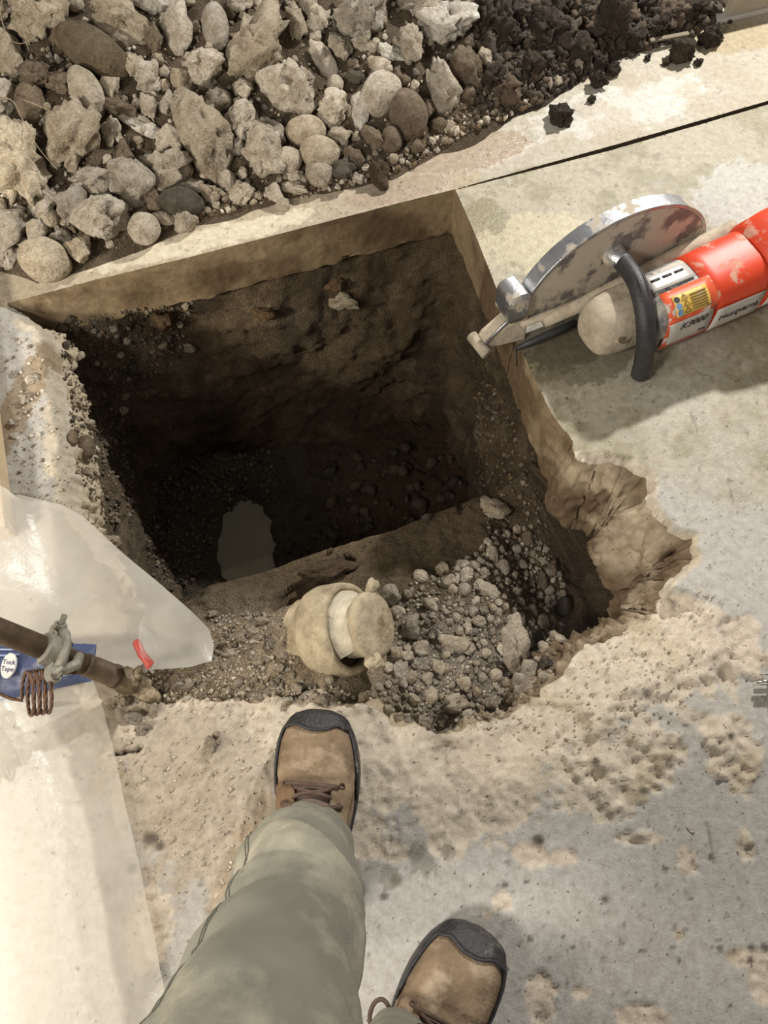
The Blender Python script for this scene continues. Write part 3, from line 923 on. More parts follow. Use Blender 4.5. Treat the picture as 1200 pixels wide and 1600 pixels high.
HEAP = 'stones of the rubble heap behind the hole'
STONES = [
    (151, 83, 112, 60, 33, 'round', 'olive', 'large smooth brown oval cobble lying tilted in the upper left heap'),
    (190, 42, 95, 82, 20, 'rough', 'tan', 'bulky pale-and-brown rock just above the large brown oval cobble'),
    (137, 147, 72, 44, 68, 'round', 'dust', 'pale grey oval cobble below the large brown oval one'),
    (50, 162, 42, 58, 0, 'round', 'brown', 'round brown cobble near the left edge under a soil clod'),
    (175, 138, 37, 38, 10, 'angular', 'dust', 'small pale wedge-shaped stone right of the pale oval cobble'),
    (213, 190, 78, 26, 28, 'slab', 'white', 'thin white shard of stone lying in the left heap'),
    (175, 204, 34, 42, -10, 'angular', 'pale', 'small pale block left of the thin white shard'),
    (120, 217, 90, 100, 20, 'rough', 'tan', 'large lumpy conglomerate rock with a brown hollow'),
    (34, 262, 110, 130, -10, 'rough', 'buff', 'big cream boulder cut off by the left picture edge'),
    (3, 160, 62, 84, 0, 'angular', 'grey', 'grey angular rock at the left picture edge above the boulder'),
    (142, 287, 66, 44, 5, 'angular', 'grey', 'grey wedge stone under the conglomerate rock'),
    (203, 283, 68, 92, 10, 'angular', 'grey', 'tall grey block right of the grey wedge stone'),
    (266, 264, 72, 64, -25, 'angular', 'dust', 'pale five-sided flat rock in the middle left of the heap'),
    (264, 217, 56, 50, -35, 'angular', 'pale', 'pale chunk just above the five-sided flat rock'),
    (318, 208, 80, 148, -14, 'angular', 'tan', 'tall tan slab standing up in the heap centre left'),
    (312, 101, 68, 68, 0, 'rough', 'pale', 'rounded pale block below the upright light pebble'),
    (277, 48, 46, 82, -5, 'angular', 'pale', 'upright narrow pale stone near the top left'),
    (336, 45, 36, 64, -8, 'round', 'grey', 'upright light rounded pebble at the top of the heap'),
    (396, 82, 88, 150, 30, 'rough', 'tan', 'largest tan slab leaning at the top centre of the heap'),
    (229, 126, 40, 60, -12, 'angular', 'pale', 'upright pale stone right of the brown oval cobble'),
    (337, 162, 40, 40, 20, 'angular', 'dust', 'small dusty wedge above the tall tan slab'),
    (372, 190, 58, 58, 0, 'rough', 'pale', 'blocky pale stone right of the tall tan slab'),
    (283, 318, 64, 42, 12, 'round', 'dark', 'dark grey oval stone at the lower edge of the heap'),
    (330, 302, 44, 30, 10, 'rough', 'tan', 'small crumbly tan stone right of the dark oval one'),
    (158, 347, 84, 80, 30, 'angular', 'pale', 'large pale rock near the lower left slab edge'),
    (113, 330, 56, 62, -20, 'angular', 'grey', 'grey broken rock left of the large pale rock'),
    (225, 358, 45, 44, 0, 'round', 'pale', 'round pale stone at the lower edge of the heap'),
    (288, 345, 40, 40, 40, 'angular', 'dust', 'three-cornered stone under the dark oval stone'),
    (73, 410, 70, 62, 10, 'round', 'buff', 'cracked cream cobble nearest the left slab edge'),
    (124, 389, 46, 40, 20, 'angular', 'buff', 'cream stone beside the cracked cream cobble'),
    (75, 343, 30, 28, 0, 'round', 'buff', 'little cream pebble left of the grey broken rock'),
    (62, 363, 38, 38, 20, 'angular', 'dust', 'dusty stone under the little cream pebble'),
    (95, 375, 40, 26, -10, 'angular', 'grey', 'flat grey stone above the cream stone'),
    (67, 318, 36, 56, 25, 'angular', 'pale', 'slanted pale stone below the big cream boulder'),
    (25, 357, 56, 50, -30, 'angular', 'grey', 'grey slanted slab under the big cream boulder'),
    (10, 392, 36, 56, 0, 'angular', 'grey', 'grey stone at the left picture edge by the slab'),
    (255, 342, 34, 20, 8, 'round', 'dust', 'flat pebble between the round pale stone and the dark oval'),
    (58, 32, 90, 84, 10, 'rough', 'buff', 'pale cream rock in the top left corner'),
    (5, 80, 56, 96, 0, 'rough', 'tan', 'brownish rock at the left edge in the top corner'),
    (377, 5, 54, 30, 0, 'angular', 'pale', 'pale rock cut by the top edge above the largest slab'),
    (240, 8, 70, 34, 5, 'angular', 'white', 'white rock cut by the top picture edge at left'),
    (481, 8, 28, 28, 0, 'round', 'dust', 'small round stone at the top edge of the heap centre'),
    (502, 32, 44, 42, 30, 'angular', 'pale', 'pale pointed stone near the top centre'),
    (465, 40, 34, 54, -8, 'angular', 'tan', 'upright tan stone right of the largest slab'),
    (558, 26, 84, 78, 5, 'rough', 'grey', 'large grey-white boulder at the top centre'),
    (646, 6, 88, 44, 0, 'rough', 'pale', 'wide pale rock cut by the top edge right of centre'),
    (692, 38, 98, 66, -8, 'rough', 'white', 'large whitish boulder against the dark soil'),
    (641, 76, 46, 54, 25, 'angular', 'dust', 'dusty rock under the whitish boulder'),
    (458, 142, 96, 84, -15, 'angular', 'pale', 'large flat-topped pale rock in the heap centre'),
    (383, 142, 36, 38, 0, 'angular', 'pale', 'small pale cube-like stone left of the large flat-topped rock'),
    (506, 96, 30, 64, -32, 'slab', 'pale', 'pale shard leaning above the large flat-topped rock'),
    (533, 76, 38, 42, 0, 'angular', 'dust', 'dusty stone below the grey-white boulder'),
    (571, 71, 42, 22, 8, 'slab', 'dust', 'flat chip right of the dusty stone under the boulder'),
    (610, 86, 46, 26, 28, 'slab', 'white', 'white wedge-shaped chip near the heap centre right'),
    (600, 107, 34, 30, -20, 'angular', 'pale', 'small pale stone under the white wedge chip'),
    (592, 150, 64, 52, -45, 'round', 'pale', 'smooth pale egg-shaped cobble in the heap centre'),
    (635, 180, 52, 70, -18, 'round', 'brown', 'smooth brown cobble right of the pale egg-shaped one'),
    (562, 182, 30, 62, 0, 'slab', 'white', 'pointed white shard standing below the egg-shaped cobble'),
    (521, 175, 50, 52, 0, 'rough', 'pale', 'lumpy pale stone left of the pointed white shard'),
    (690, 140, 48, 100, -20, 'angular', 'pale', 'long pale block leaning by the soil heap'),
    (729, 108, 48, 84, -10, 'rough', 'brown', 'brown earthy rock between the stones and dark soil'),
    (477, 206, 56, 42, 0, 'round', 'tan', 'rounded tan stone below the large flat-topped rock'),
    (409, 242, 70, 76, 10, 'angular', 'dust', 'wide dusty flat rock in the lower heap centre'),
    (425, 206, 50, 32, 28, 'angular', 'grey', 'grey slanted stone above the wide dusty rock'),
    (450, 251, 40, 36, -15, 'round', 'dust', 'rounded stone right of the wide dusty rock'),
    (500, 240, 56, 44, 5, 'round', 'tan', 'rounded brown-tan stone above the lower pebble row'),
    (499, 270, 38, 42, -10, 'round', 'dust', 'smooth dusty pebble in the lowest row'),
    (535, 268, 44, 34, 15, 'angular', 'dark', 'dark angular stone right of the smooth dusty pebble'),
    (592, 274, 36, 46, -30, 'angular', 'wet', 'wet brown stone standing in the slurry at the rim'),
    (583, 217, 38, 36, 0, 'angular', 'brown', 'brown stone below the white shard'),
    (612, 219, 32, 38, 0, 'round', 'brown', 'round brown stone under the smooth brown cobble'),
    (530, 214, 40, 34, 0, 'angular', 'dust', 'dusty stone right of the rounded tan stone'),
    (552, 246, 34, 34, 0, 'rough', 'brown', 'brown crumbly stone above the dark angular stone'),
    (648, 229, 28, 28, 0, 'angular', 'brown', 'small brown stone at the right foot of the heap'),
    (623, 119, 34, 28, 10, 'angular', 'brown', 'brown stone above the smooth brown cobble'),
    (550, 121, 32, 22, 0, 'angular', 'dark', 'dark flat stone above the egg-shaped cobble'),
    (524, 134, 24, 24, 0, 'round', 'pale', 'little pale pebble right of the flat-topped rock'),
    (383, 300, 44, 46, 20, 'angular', 'dust', 'dusty flat stone on the lower heap edge left of centre'),
    (427, 301, 28, 32, 0, 'angular', 'pale', 'small pale stone on the lower heap edge'),
    (462, 296, 44, 22, 5, 'angular', 'dust', 'long flat dusty stone on the lower heap edge'),
    (462, 275, 32, 20, 0, 'angular', 'pale', 'short pale stone above the long flat dusty one'),
    (354, 284, 27, 30, 0, 'round', 'dust', 'rounded pebble beside the foot of the tall tan slab'),
    (371, 231, 24, 24, 0, 'round', 'grey', 'tiny round pebble left of the wide dusty rock'),
    (667, 171, 25, 28, 0, 'angular', 'brown', 'small brown block left of the long pale block'),
    (685, 195, 26, 18, 0, 'round', 'brown', 'small flat brown pebble under the long pale block'),
    (205, 110, 34, 44, 10, 'angular', 'tan', 'tan stone tucked right of the brown oval cobble'),
    (185, 168, 60, 34, 10, 'rough', 'brown', 'brownish stone half hidden above the thin white shard'),
    (235, 170, 30, 42, -10, 'angular', 'dust', 'dusty upright stone right of the white shard tip'),
    (262, 160, 26, 38, 10, 'angular', 'grey', 'narrow grey stone left of the tall tan slab top'),
    (285, 130, 34, 36, 0, 'angular', 'tan', 'tan stone left below the rounded pale block'),
    (240, 60, 30, 46, 0, 'angular', 'brown', 'brown narrow stone left of the upright narrow pale stone'),
    (300, 290, 40, 26, 0, 'angular', 'grey', 'grey stone at the foot of the five-sided flat rock'),
    (240, 315, 36, 36, 0, 'rough', 'brown', 'brown crumbly stone left of the dark oval stone'),
    (195, 238, 26, 36, 0, 'angular', 'brown', 'small brown block on top of the tall grey block'),
    (30, 205, 60, 34, 0, 'rough', 'buff', 'cream stone resting above the big cream boulder'),
    (90, 130, 44, 40, 0, 'rough', 'brown', 'earthy brown rock between the two left cobbles'),
    (100, 60, 40, 44, 0, 'rough', 'brown', 'brown earthy stone left of the large oval cobble'),
    (440, 330 - 8, 24, 20, 0, 'angular', 'dust', 'small stone lying on the slab dust below the heap'),
]
# things no larger than this on the photograph share a group only
for k, (x, y, w_, h_, a_, kd, tn, lb) in enumerate(STONES):
    nm = 'cobble' if kd == 'round' else ('stone_shard' if kd == 'slab' else 'rock')
    o = stone(nm, x, y, w_ * 1.14, h_ * 1.14, a_, kd, tn, 100 + k, sub=4 if max(w_, h_) > 40 else 3, thick=0.85 if kd != 'slab' else 0.45, sink=0.3)
    tag(o, lb, 'stone', HEAP)

# library of small stones that many copies share
LIB = [mk_mesh('pebble', *(lambda v, f: (v * 0.01, f))(*rock_shape(kd, 3 if kd == 'rough' else 2, 900 + k)), kd != 'angular') for k, kd in enumerate(['angular'] * 7 + ['round'] * 3 + ['rough'] * 4)]
for me in LIB: me.materials.append(M['rock'])
LIBD = [rock_shape('clod', 4, 980 + k) for k in range(6)]
LIBC = [rock_shape('clod', 2, 970 + k) for k in range(6)]
LIBV = [rock_shape(kd, 1, 950 + k) for k, kd in enumerate(['angular'] * 6 + ['round'] * 2 + ['clod'] * 4)]


def copy_stone(name, loc, n, r, tone, jit=0.1, sink=0.35, lib=None):
    k = random.randrange(len(LIB)) if lib is None else lib
    o = bpy.data.objects.new(name, LIB[k])
    s = Vector((r * random.uniform(.8, 1.25), r * random.uniform(.75, 1.05), r * random.uniform(.6, .9)))
    q_ = n.to_track_quat('Z', 'Y').to_matrix().to_4x4() @ Matrix.Rotation(random.uniform(0, 6.28), 4, 'Z') @ Matrix.Rotation(random.uniform(-.5, .5), 4, 'X')
    o.matrix_world = Matrix.Translation(loc + n * s.z * (1 - 2 * sink)) @ q_ @ Matrix.Diagonal((*(s / 0.01), 1))
    c = lin(TONE[tone]) * (1 + jit * random.gauss(0, 1))
    o.color = (*np.clip(c, 0.01, 0.9), 1)
    link(o)
    return o


def inpoly(x, y, poly):
    c = False
    for i in range(len(poly)):
        (x1, y1), (x2, y2) = poly[i], poly[i - 1]
        if (y1 > y) != (y2 > y) and x < (x2 - x1) * (y - y1) / (y2 - y1) + x1: c = not c
    return c


def scatter(poly, n, rmin, rmax, avoid=1.0, tries=40, taken=None, power=2.0):
    """random positions (photograph px) with radii (px) that do not overlap much"""
    xs = [p[0] for p in poly]; ys = [p[1] for p in poly]
    out = [] if taken is None else taken
    new = []
    for _ in range(n):
        for t in range(tries):
            x, y = random.uniform(min(xs), max(xs)), random.uniform(min(ys), max(ys))
            if not inpoly(x, y, poly): continue
            r = rmin + (rmax - rmin) * random.random() ** power
            if all((x - a) ** 2 + (y - b_) ** 2 > (avoid * (r + c)) ** 2 for a, b_, c in out):
                out.append((x, y, r)); new.append((x, y, r)); break
    return new


TONEW = {'dust': 'dusty', 'pale': 'pale', 'tan': 'tan', 'grey': 'grey', 'brown': 'brown', 'white': 'white', 'clay': 'reddish brown', 'dark': 'dark', 'wet': 'wet', 'buff': 'cream', 'olive': 'brown'}
CUTS = (' lying', ' in the', ' near', ' at the', ' just', ' below', ' above', ' right of', ' left of', ' beside', ' under', ' with', ' standing', ' leaning', ' cut off', ' cut by', ' against', ' nearest',
        ' on the', ' between', ' tucked', ' half', ' by the', ' right below', ' behind', ' stuck', ' bedded', ' bulging', ' low', ' high', ' left below', ' resting', ' running')


def landmarks(rows):
    out = []
    for x, y, w_, h_, a_, kd, tn, lb in rows:
        c = min([lb.find(k) for k in CUTS if lb.find(k) > 0] + [len(lb)])
        out.append((x, y, lb[:c]))
    n = {}
    for _, _, t in out: n[t] = n.get(t, 0) + 1
    return [(x, y, t) for x, y, t in out if n[t] == 1 and 3 <= len(t.split()) <= 8]


def where(x, y, marks):
    lx, ly, t = min(marks, key=lambda m: (m[0] - x) ** 2 + (m[1] - y) ** 2)
    dx, dy = x - lx, y - ly
    if abs(dx) > 2 * abs(dy): return ('right of the ' if dx > 0 else 'left of the ') + t
    if abs(dy) > 2 * abs(dx): return ('below the ' if dy > 0 else 'above the ') + t
    return ('lower ' if dy > 0 else 'upper ') + ('right of the ' if dx > 0 else 'left of the ') + t


def fill(name, poly, n, rmin, rmax, tones, label, cat, group, avoid=0.8, taken=None, sink=0.3, power=2.0, marks=None):
    for x, y, r in scatter(poly, n, rmin, rmax, avoid, taken=taken, power=power):
        hh = hit(x, y)
        if hh is None: continue
        rr = r * cam_depth(hh[0]) / F_PX
        nn = (hh[1] * 0.6 - ray(x, y) * 0.4).normalized()
        tn = random.choice(tones)
        lb = label if marks is None else ('%s %s %s %s' % ('tiny' if r < 7 else 'small', TONEW[tn], label, where(x, y, marks)))
        tag(copy_stone(name, hh[0], nn, rr, tn, sink=sink), lb, cat, group)


def crumbs(name, poly, n, rmin, rmax, tones, label=None, parent=None, cat=None, kinds=(0, 12), sink=0.3, power=3.0, smooth=True):
    """very many tiny bits joined into one object; sizes in photograph px at their own distance"""
    vs, fs, cs, base = [], [], [], 0
    xs = [p[0] for p in poly]; ys = [p[1] for p in poly]
    k = 0
    while k < n:
        x, y = random.uniform(min(xs), max(xs)), random.uniform(min(ys), max(ys))
        if not inpoly(x, y, poly): continue
        k += 1
        hh = hit(x, y)
        if hh is None: continue
        r = (rmin + (rmax - rmin) * random.random() ** power) * cam_depth(hh[0]) / F_PX
        v, f = LIBV[random.randrange(*kinds)] if kinds[0] < 20 else (LIBC if kinds[0] < 30 else LIBD)[random.randrange(6)]
        R = np.array(Matrix.Rotation(random.uniform(0, 6.28), 3, 'Z') @ Matrix.Rotation(random.uniform(0, 3), 3, 'X'))
        p = (v * np.array([1, random.uniform(.7, 1), random.uniform(.6, .9)])) @ R.T * r + np.array(hh[0]) + np.array(hh[1]) * r * (1 - 2 * sink) * 0.8
        vs.append(p); fs.append(f + base); base += len(v)
        c = np.clip(lin(TONE[random.choice(tones)]) * (1 + 0.13 * random.gauss(0, 1)), 0.01, 0.9)
        cs.append(np.tile(np.r_[c, 0.95], (len(v), 1)))
    o = obj(name, mk_mesh(name, np.concatenate(vs), np.concatenate(fs), smooth, np.concatenate(cs)), M['crumb'], parent)
    return tag(o, label, cat, kind='stuff')


M['crumb'] = ground_mat('crumbs', 0.3, 320, 0.4, 0.002, 90)
taken = [(x, y, 0.40 * min(w_, h_)) for x, y, w_, h_, *_ in STONES]
HEAP_POLY = [(0, 0), (740, 0), (745, 130), (700, 210), (610, 270), (480, 310), (310, 335), (230, 370), (90, 425), (0, 400)]
fill('pebble', HEAP_POLY, 200, 5, 14, ['dust', 'grey', 'brown', 'tan', 'pale', 'dust'], 'stone', 'stone', 'small stones between the rocks of the heap', 0.75, taken, power=1.5, marks=landmarks(STONES))
crumbs('grit', HEAP_POLY, 1500, 1.5, 6, ['brown', 'brown', 'grey', 'tan'], 'fine grit filling the gaps between the heap stones', cat='grit')
EDGE_POLY = [(300, 345), (420, 315), (560, 290), (640, 262), (740, 205), (800, 180), (860, 150), (800, 120), (740, 150), (680, 210), (560, 270), (400, 300)]
crumbs('grit', EDGE_POLY, 900, 1.5, 7, ['brown', 'wet', 'dust', 'clay'], 'brown grit spilled along the foot of the heap', cat='grit')
SOIL_POLY = [(735, 0), (1190, 0), (1120, 45), (1000, 80), (930, 115), (830, 165), (770, 190), (730, 150), (745, 80)]
SOIL_IN = [(745, 0), (1120, 0), (1060, 40), (960, 60), (900, 90), (830, 120), (770, 150), (750, 80)]
crumbs('soil_crumbs', SOIL_POLY, 1500, 2, 11, ['soil', 'soil', 'wet'], 'dark crumbly soil lumps covering the soil heap', cat='soil', kinds=(20, 21), sink=0.38, power=2.5, smooth=False)
crumbs('soil_lumps', SOIL_IN, 46, 14, 36, ['soil', 'soil', 'wet'], 'larger dark lumps of earth merged into the soil heap', cat='soil', kinds=(30, 31), sink=0.5, power=1.5)
CL = [(790, 60, 60, 50), (850, 40, 70, 62), (905, 75, 50, 46), (960, 30, 76, 66), (1030, 45, 50, 46), (770, 120, 42, 38), (1075, 15, 56, 44), (830, 100, 42, 40), (935, 110 - 12, 36, 30), (880, 12, 60, 40), (995, 66, 44, 30), (760, 25, 46, 50)]
for k, (x, y, w_, h_) in enumerate(CL):
    tag(stone('soil_clod', x, y, w_, h_, 30 * k, 'clod', 'soil', 400 + k, 4, 0.9, 0.3), 'dark crumbly clod of earth ' + ['upper left in the soil heap', 'at top left of the soil heap centre', 'in the soil heap above the grey stone', 'largest at the top of the soil heap', 'in the soil heap left of the board', 'at the left foot of the soil heap', 'rightmost at the top of the soil heap', 'above the left foot of the soil heap', 'low at the front of the soil heap', 'cut by the top edge over the soil heap', 'front right of the soil heap above the tiny crumb', 'leftmost beside the whitish boulder'][k], 'soil clod', 'clods in the soil heap')
for k, (x, y, w_, h_, tn, lb) in enumerate([(875, 186, 44, 44, 'soil', 'lone dark clod of earth lying on the concrete before the soil heap'),
                                            (932, 130, 38, 34, 'soil', 'brownish clod at the front foot of the soil heap'),
                                            (959, 111, 28, 28, 'soil', 'small clod beside the brownish clod at the foot of the soil heap'),
                                            (1066, 86, 50, 48, 'soil', 'dark clod with bits round it near the board'),
                                            (1110, 62, 40, 48, 'soil', 'dark clod hanging over the end of the board'),
                                            (1090, 100, 16, 16, 'soil', 'little clod stuck to the right of the dark clod by the board'),
                                            (1040, 98, 18, 16, 'soil', 'little clod to the left of the dark clod by the board'),
                                            (924, 158, 16, 13, 'soil', 'tiny dark crumb of earth below the brownish clod'),
                                            (1012, 92, 13, 12, 'soil', 'tiny dark crumb on pale concrete left of the clods by the board')]):
    tag(stone('soil_clod', x, y, w_, h_, 20 * k, 'clod', tn, 440 + k, 4 if w_ > 30 else 3, 0.9, 0.2), lb, 'soil clod', 'loose clods on the concrete')
for k, (x, y, w_, h_, tn, lb) in enumerate([(755, 95, 26, 40, 'dust', 'pale upright stone at the left edge of the dark soil'), (870, 128, 16, 20, 'dust', 'pale pebble at the foot of the dark soil'),
                                            (858, 130, 14, 20, 'dust', 'flat pale pebble beside another at the foot of the soil'), (905, 100, 20, 26, 'grey', 'grey stone stuck in the front of the soil heap'),
                                            (890, 70, 14, 9, 'pale', 'tiny pale pebble stuck high in the soil heap')]):
    tag(stone('pebble', x, y, w_, h_, 0, 'angular', tn, 470 + k, 3), lb, 'stone', 'stones in the soil heap')

# ------------------------------------------------------------------ stones in the pit and on the ledge
LEDGE = [
    (808, 1010, 46, 108, -8, 'slab', 'dust', 'long upright chunk of broken concrete in the gravel'),
    (768, 798, 58, 46, 10, 'angular', 'tan', 'tan block at the right end of the earth ridge'),
    (613, 936, 42, 44, 10, 'angular', 'grey', 'grey rock behind the clay pipe cap'),
    (722, 880, 28, 17, 0, 'slab', 'dust', 'flat pale stone on the ridge right of the clay pipe'),
    (784, 888, 22, 28, 0, 'round', 'pale', 'whitish round pebble above the concrete chunk'),
    (758, 897, 20, 20, 0, 'angular', 'dust', 'squarish pebble left of the whitish round pebble'),
    (764, 926, 50, 30, 28, 'slab', 'dust', 'flat slanted stone above the concrete chunk'),
    (640, 980, 34, 44, 0, 'angular', 'grey', 'grey stone right of the clay pipe cap'),
    (657, 1020, 32, 38, 20, 'angular', 'dust', 'pale angular stone in the gravel right of the pipe'),
    (634, 1030, 24, 26, 30, 'angular', 'pale', 'pale chip beside the clay pipe in the gravel'),
    (708, 1006, 56, 34, 10, 'rough', 'dust', 'broad dusty lump in the middle of the gravel'),
    (690, 1043, 30, 26, 0, 'angular', 'dust', 'dusty stone below the broad lump'),
    (725, 1070, 30, 24, 0, 'angular', 'dust', 'dusty stone left of the concrete chunk foot'),
    (708, 1104, 52, 40, 0, 'rough', 'dust', 'large rounded lump at the front of the gravel'),
    (770, 1098, 28, 26, 0, 'angular', 'dust', 'grey stone by the front rim of the gravel'),
    (788, 1108, 36, 22, 0, 'angular', 'grey', 'flat grey stone under the front rim right'),
    (830, 1050, 34, 44, 0, 'angular', 'grey', 'grey block right below the concrete chunk'),
    (822, 1072, 36, 40, 0, 'angular', 'grey', 'grey block at the right front rim of the gravel'),
    (855, 1040, 26, 32, 0, 'angular', 'dark', 'shaded stone in the gap under the broken slab'),
    (880, 948, 24, 34, 10, 'round', 'dark', 'dark oval stone under the right slab'),
    (840, 1000, 26, 30, 0, 'angular', 'dark', 'dark stone behind the concrete chunk'),
    (825, 840, 20, 26, 0, 'round', 'brown', 'brown pebble under the sawn slab edge'),
    (846, 905, 20, 34, -10, 'angular', 'brown', 'brown upright stone in the shaded gravel'),
    (862, 885, 18, 30, 10, 'angular', 'brown', 'slim brown stone against the right slab'),
    (695, 912, 28, 24, 0, 'angular', 'tan', 'tan stone on the ridge side of the gravel'),
    (745, 940 + 30, 28, 24, 0, 'angular', 'dust', 'dusty stone left of the concrete chunk top'),
    (630, 1068, 22, 20, 0, 'angular', 'grey', 'small grey stone right below the clay pipe'),
    (412, 972, 26, 14, 0, 'angular', 'dust', 'flat stone on the rubble left of the clay pipe'),
    (440, 988, 34, 18, -10, 'slab', 'dust', 'flat shard by the hollow left of the pipe'),
    (395, 988, 24, 18, 0, 'angular', 'dust', 'small stone in the rubble right of the plastic tip'),
    (360, 1022, 26, 16, 0, 'angular', 'pale', 'pale chip in the rubble right of the plastic tip'),
    (504, 1094, 24, 15, 0, 'round', 'dust', 'round pebble just in front of the boot toe'),
    (515, 1062, 15, 13, 0, 'round', 'pale', 'small pale pebble at the foot of the clay pipe'),
    (330, 1164, 26, 28, 0, 'rough', 'dust', 'crumb of concrete on the dusty floor left of the boot'),
    (338, 1148, 12, 10, 0, 'round', 'dust', 'tiny crumb behind the crumb of concrete on the floor'),
    (238, 1521, 30, 32, 0, 'angular', 'white', 'white stone chip on the plastic edge near the trousers'),
    (207, 1354, 11, 10, 0, 'angular', 'white', 'tiny white chip on the plastic sheet'),
    (1078, 1296, 16, 8, 30, 'slab', 'white', 'little white flake on the grey floor'),
    (297, 352 + 190, 24, 16, 0, 'angular', 'dust', 'small stone in the back pit wall under the slab'),
    (250, 503, 46, 46, 30, 'angular', 'clay', 'reddish brown stone stuck in the pit wall below the slab'),
    (280, 482 + 24, 12, 12, 0, 'round', 'pale', 'white pebble right of the reddish stone in the pit wall'),
    (226, 614, 42, 24, -10, 'slab', 'brown', 'flat brown stone in the left pit wall'),
    (132, 700, 30, 40, 0, 'round', 'brown', 'smooth round cobble stuck in the left pit wall'),
    (112, 686, 20, 26, 0, 'round', 'brown', 'smaller cobble beside the round one in the left pit wall'),
    (137, 662, 26, 16, 20, 'angular', 'pale', 'white chip above the round cobble in the pit wall'),
    (125, 556, 13, 16, 20, 'angular', 'pale', 'white chip high in the left pit wall'),
    (98, 512, 20, 16, 0, 'round', 'brown', 'brown pebble at the back left corner of the pit'),
    (410, 490, 44, 28, 10, 'rough', 'clay', 'brown stone bedded in the back pit wall'),
    (540, 470, 60, 34, 10, 'rough', 'tan', 'pale clay lump bulging from the back pit wall'),
    (525, 445, 40, 30, -30, 'rough', 'clay', 'clay lump above the pale one in the back pit wall'),
    (170, 790 + 58, 40, 30, 20, 'rough', 'tan', 'sandy lump low in the left pit wall beside the plastic'),
    (53, 593, 30, 20, -20, 'angular', 'pale', 'pale broken piece on the left slab strip'),
    (21, 585, 13, 12, 0, 'angular', 'pale', 'small pale bit on the left slab strip by the board'),
    (38, 625, 24, 20, 0, 'angular', 'dust', 'dusty piece in the middle of the left slab strip'),
    (25, 682, 22, 14, -10, 'slab', 'white', 'white flake on the left slab strip'),
    (18, 662, 14, 12, 0, 'angular', 'white', 'white bit above the flake on the left slab strip'),
    (38, 778, 34, 16, 0, 'angular', 'grey', 'grey stone at the top edge of the plastic sheet'),
    (205, 1125, 34, 24, 10, 'angular', 'grey', 'grey stone in the rubble below the pipe valve'),
    (225, 1140, 30, 24, -10, 'angular', 'grey', 'second grey stone in the rubble below the valve'),
    (238, 1105, 34, 36, 0, 'angular', 'dust', 'dusty stone right of the pipe valve'),
    (230, 1082, 26, 22, 0, 'rough', 'dust', 'dusty lump against the pipe valve'),
    (193, 1092, 24, 26, 0, 'angular', 'dust', 'dusty block under the pipe valve'),
    (260, 1075, 20, 18, 0, 'angular', 'grey', 'small grey stone right of the dusty lump by the valve'),
]
lt = []
for k, (x, y, w_, h_, a_, kd, tn, lb) in enumerate(LEDGE):
    nm = 'cobble' if kd == 'round' else ('concrete_chunk' if k == 0 else ('stone_shard' if kd == 'slab' else 'rock'))
    o = stone(nm, x, y, w_, h_, a_, kd, tn, 600 + k, sub=4 if max(w_, h_) > 60 else 3, thick=0.8 if kd != 'slab' else 0.5, sink=0.28 if k else -0.15)
    if k == 0:
        a_w, b_w = Vector(gp(798, 962, -.12)), Vector(gp(818, 1058, -.20))
        ez = (b_w - a_w).normalized(); ex = (Vector((1, -0.1, 0.25)) - ez * Vector((1, -0.1, 0.25)).dot(ez)).normalized()
        me = o.data
        v_, f_ = rock_shape('slab', 4, 655)
        me.vertices.foreach_set('co', (v_ * np.array([0.026, (b_w - a_w).length * 0.55, 0.020])).astype(np.float32).ravel()) if len(v_) == len(me.vertices) else None
        o.matrix_world = Matrix.Translation((a_w + b_w) / 2) @ Matrix((ex, ez, ex.cross(ez))).transposed().to_4x4()
    if o: tag(o, lb, 'concrete' if k == 0 else 'stone', 'stones in and round the hole')
    lt.append((x, y, 0.40 * min(w_, h_)))
GRAVEL = [(615, 960), (650, 900), (740, 870), (770, 830), (830, 820), (870, 880), (890, 940), (860, 1055), (800, 1115), (690, 1135), (620, 1125), (575, 1090), (600, 1060)]
fill('gravel_stone', GRAVEL, 250, 5, 16, ['dust', 'grey', 'dust', 'tan', 'pale'], 'gravel stone', 'stone', 'gravel right of the clay pipe', 0.72, lt, power=1.7, marks=landmarks(LEDGE))
crumbs('gravel', GRAVEL, 1800, 1.5, 5, ['brown', 'grey', 'tan', 'brown'], 'fine gravel between the stones right of the clay pipe', cat='gravel')
RUB = [(330, 960), (440, 960), (470, 1010), (460, 1060), (590, 1090), (500, 1105), (440, 1095), (240, 1095), (170, 1110), (190, 1040), (330, 1045)]
fill('rubble_bit', RUB, 90, 4, 12, ['dust', 'grey', 'tan'], 'rubble bit', 'stone', 'rubble left of the clay pipe', 0.8, lt, marks=landmarks(LEDGE))
crumbs('rubble', RUB, 1300, 1.2, 4.5, ['tan', 'dust', 'grey', 'tan'], 'fine crumbled rubble left of the clay pipe', cat='rubble')
LWALL = [(88, 500), (300, 470), (280, 560), (200, 620), (210, 800), (170, 830), (120, 740)]
fill('wall_stone', LWALL, 80, 3.5, 10, ['brown', 'dark', 'dust', 'brown', 'tan'], 'pit-side stone', 'stone', 'stones in the left pit side', 0.9, lt, marks=landmarks(LEDGE))
crumbs('pit_gravel', LWALL, 1100, 1.5, 5, ['brown', 'dark', 'brown', 'brown', 'clay'], 'gravelly bits in the left side of the pit', cat='gravel')
RWALL = [(740, 560), (800, 640), (850, 800), (860, 860), (770, 860), (745, 760)]
crumbs('pit_gravel', RWALL, 500, 1.5, 6, ['brown', 'clay', 'wet'], 'gravelly bits in the right side of the pit', cat='gravel')
MUD = [(240, 720), (420, 700), (440, 780), (340, 800), (320, 900), (260, 930), (225, 880)]
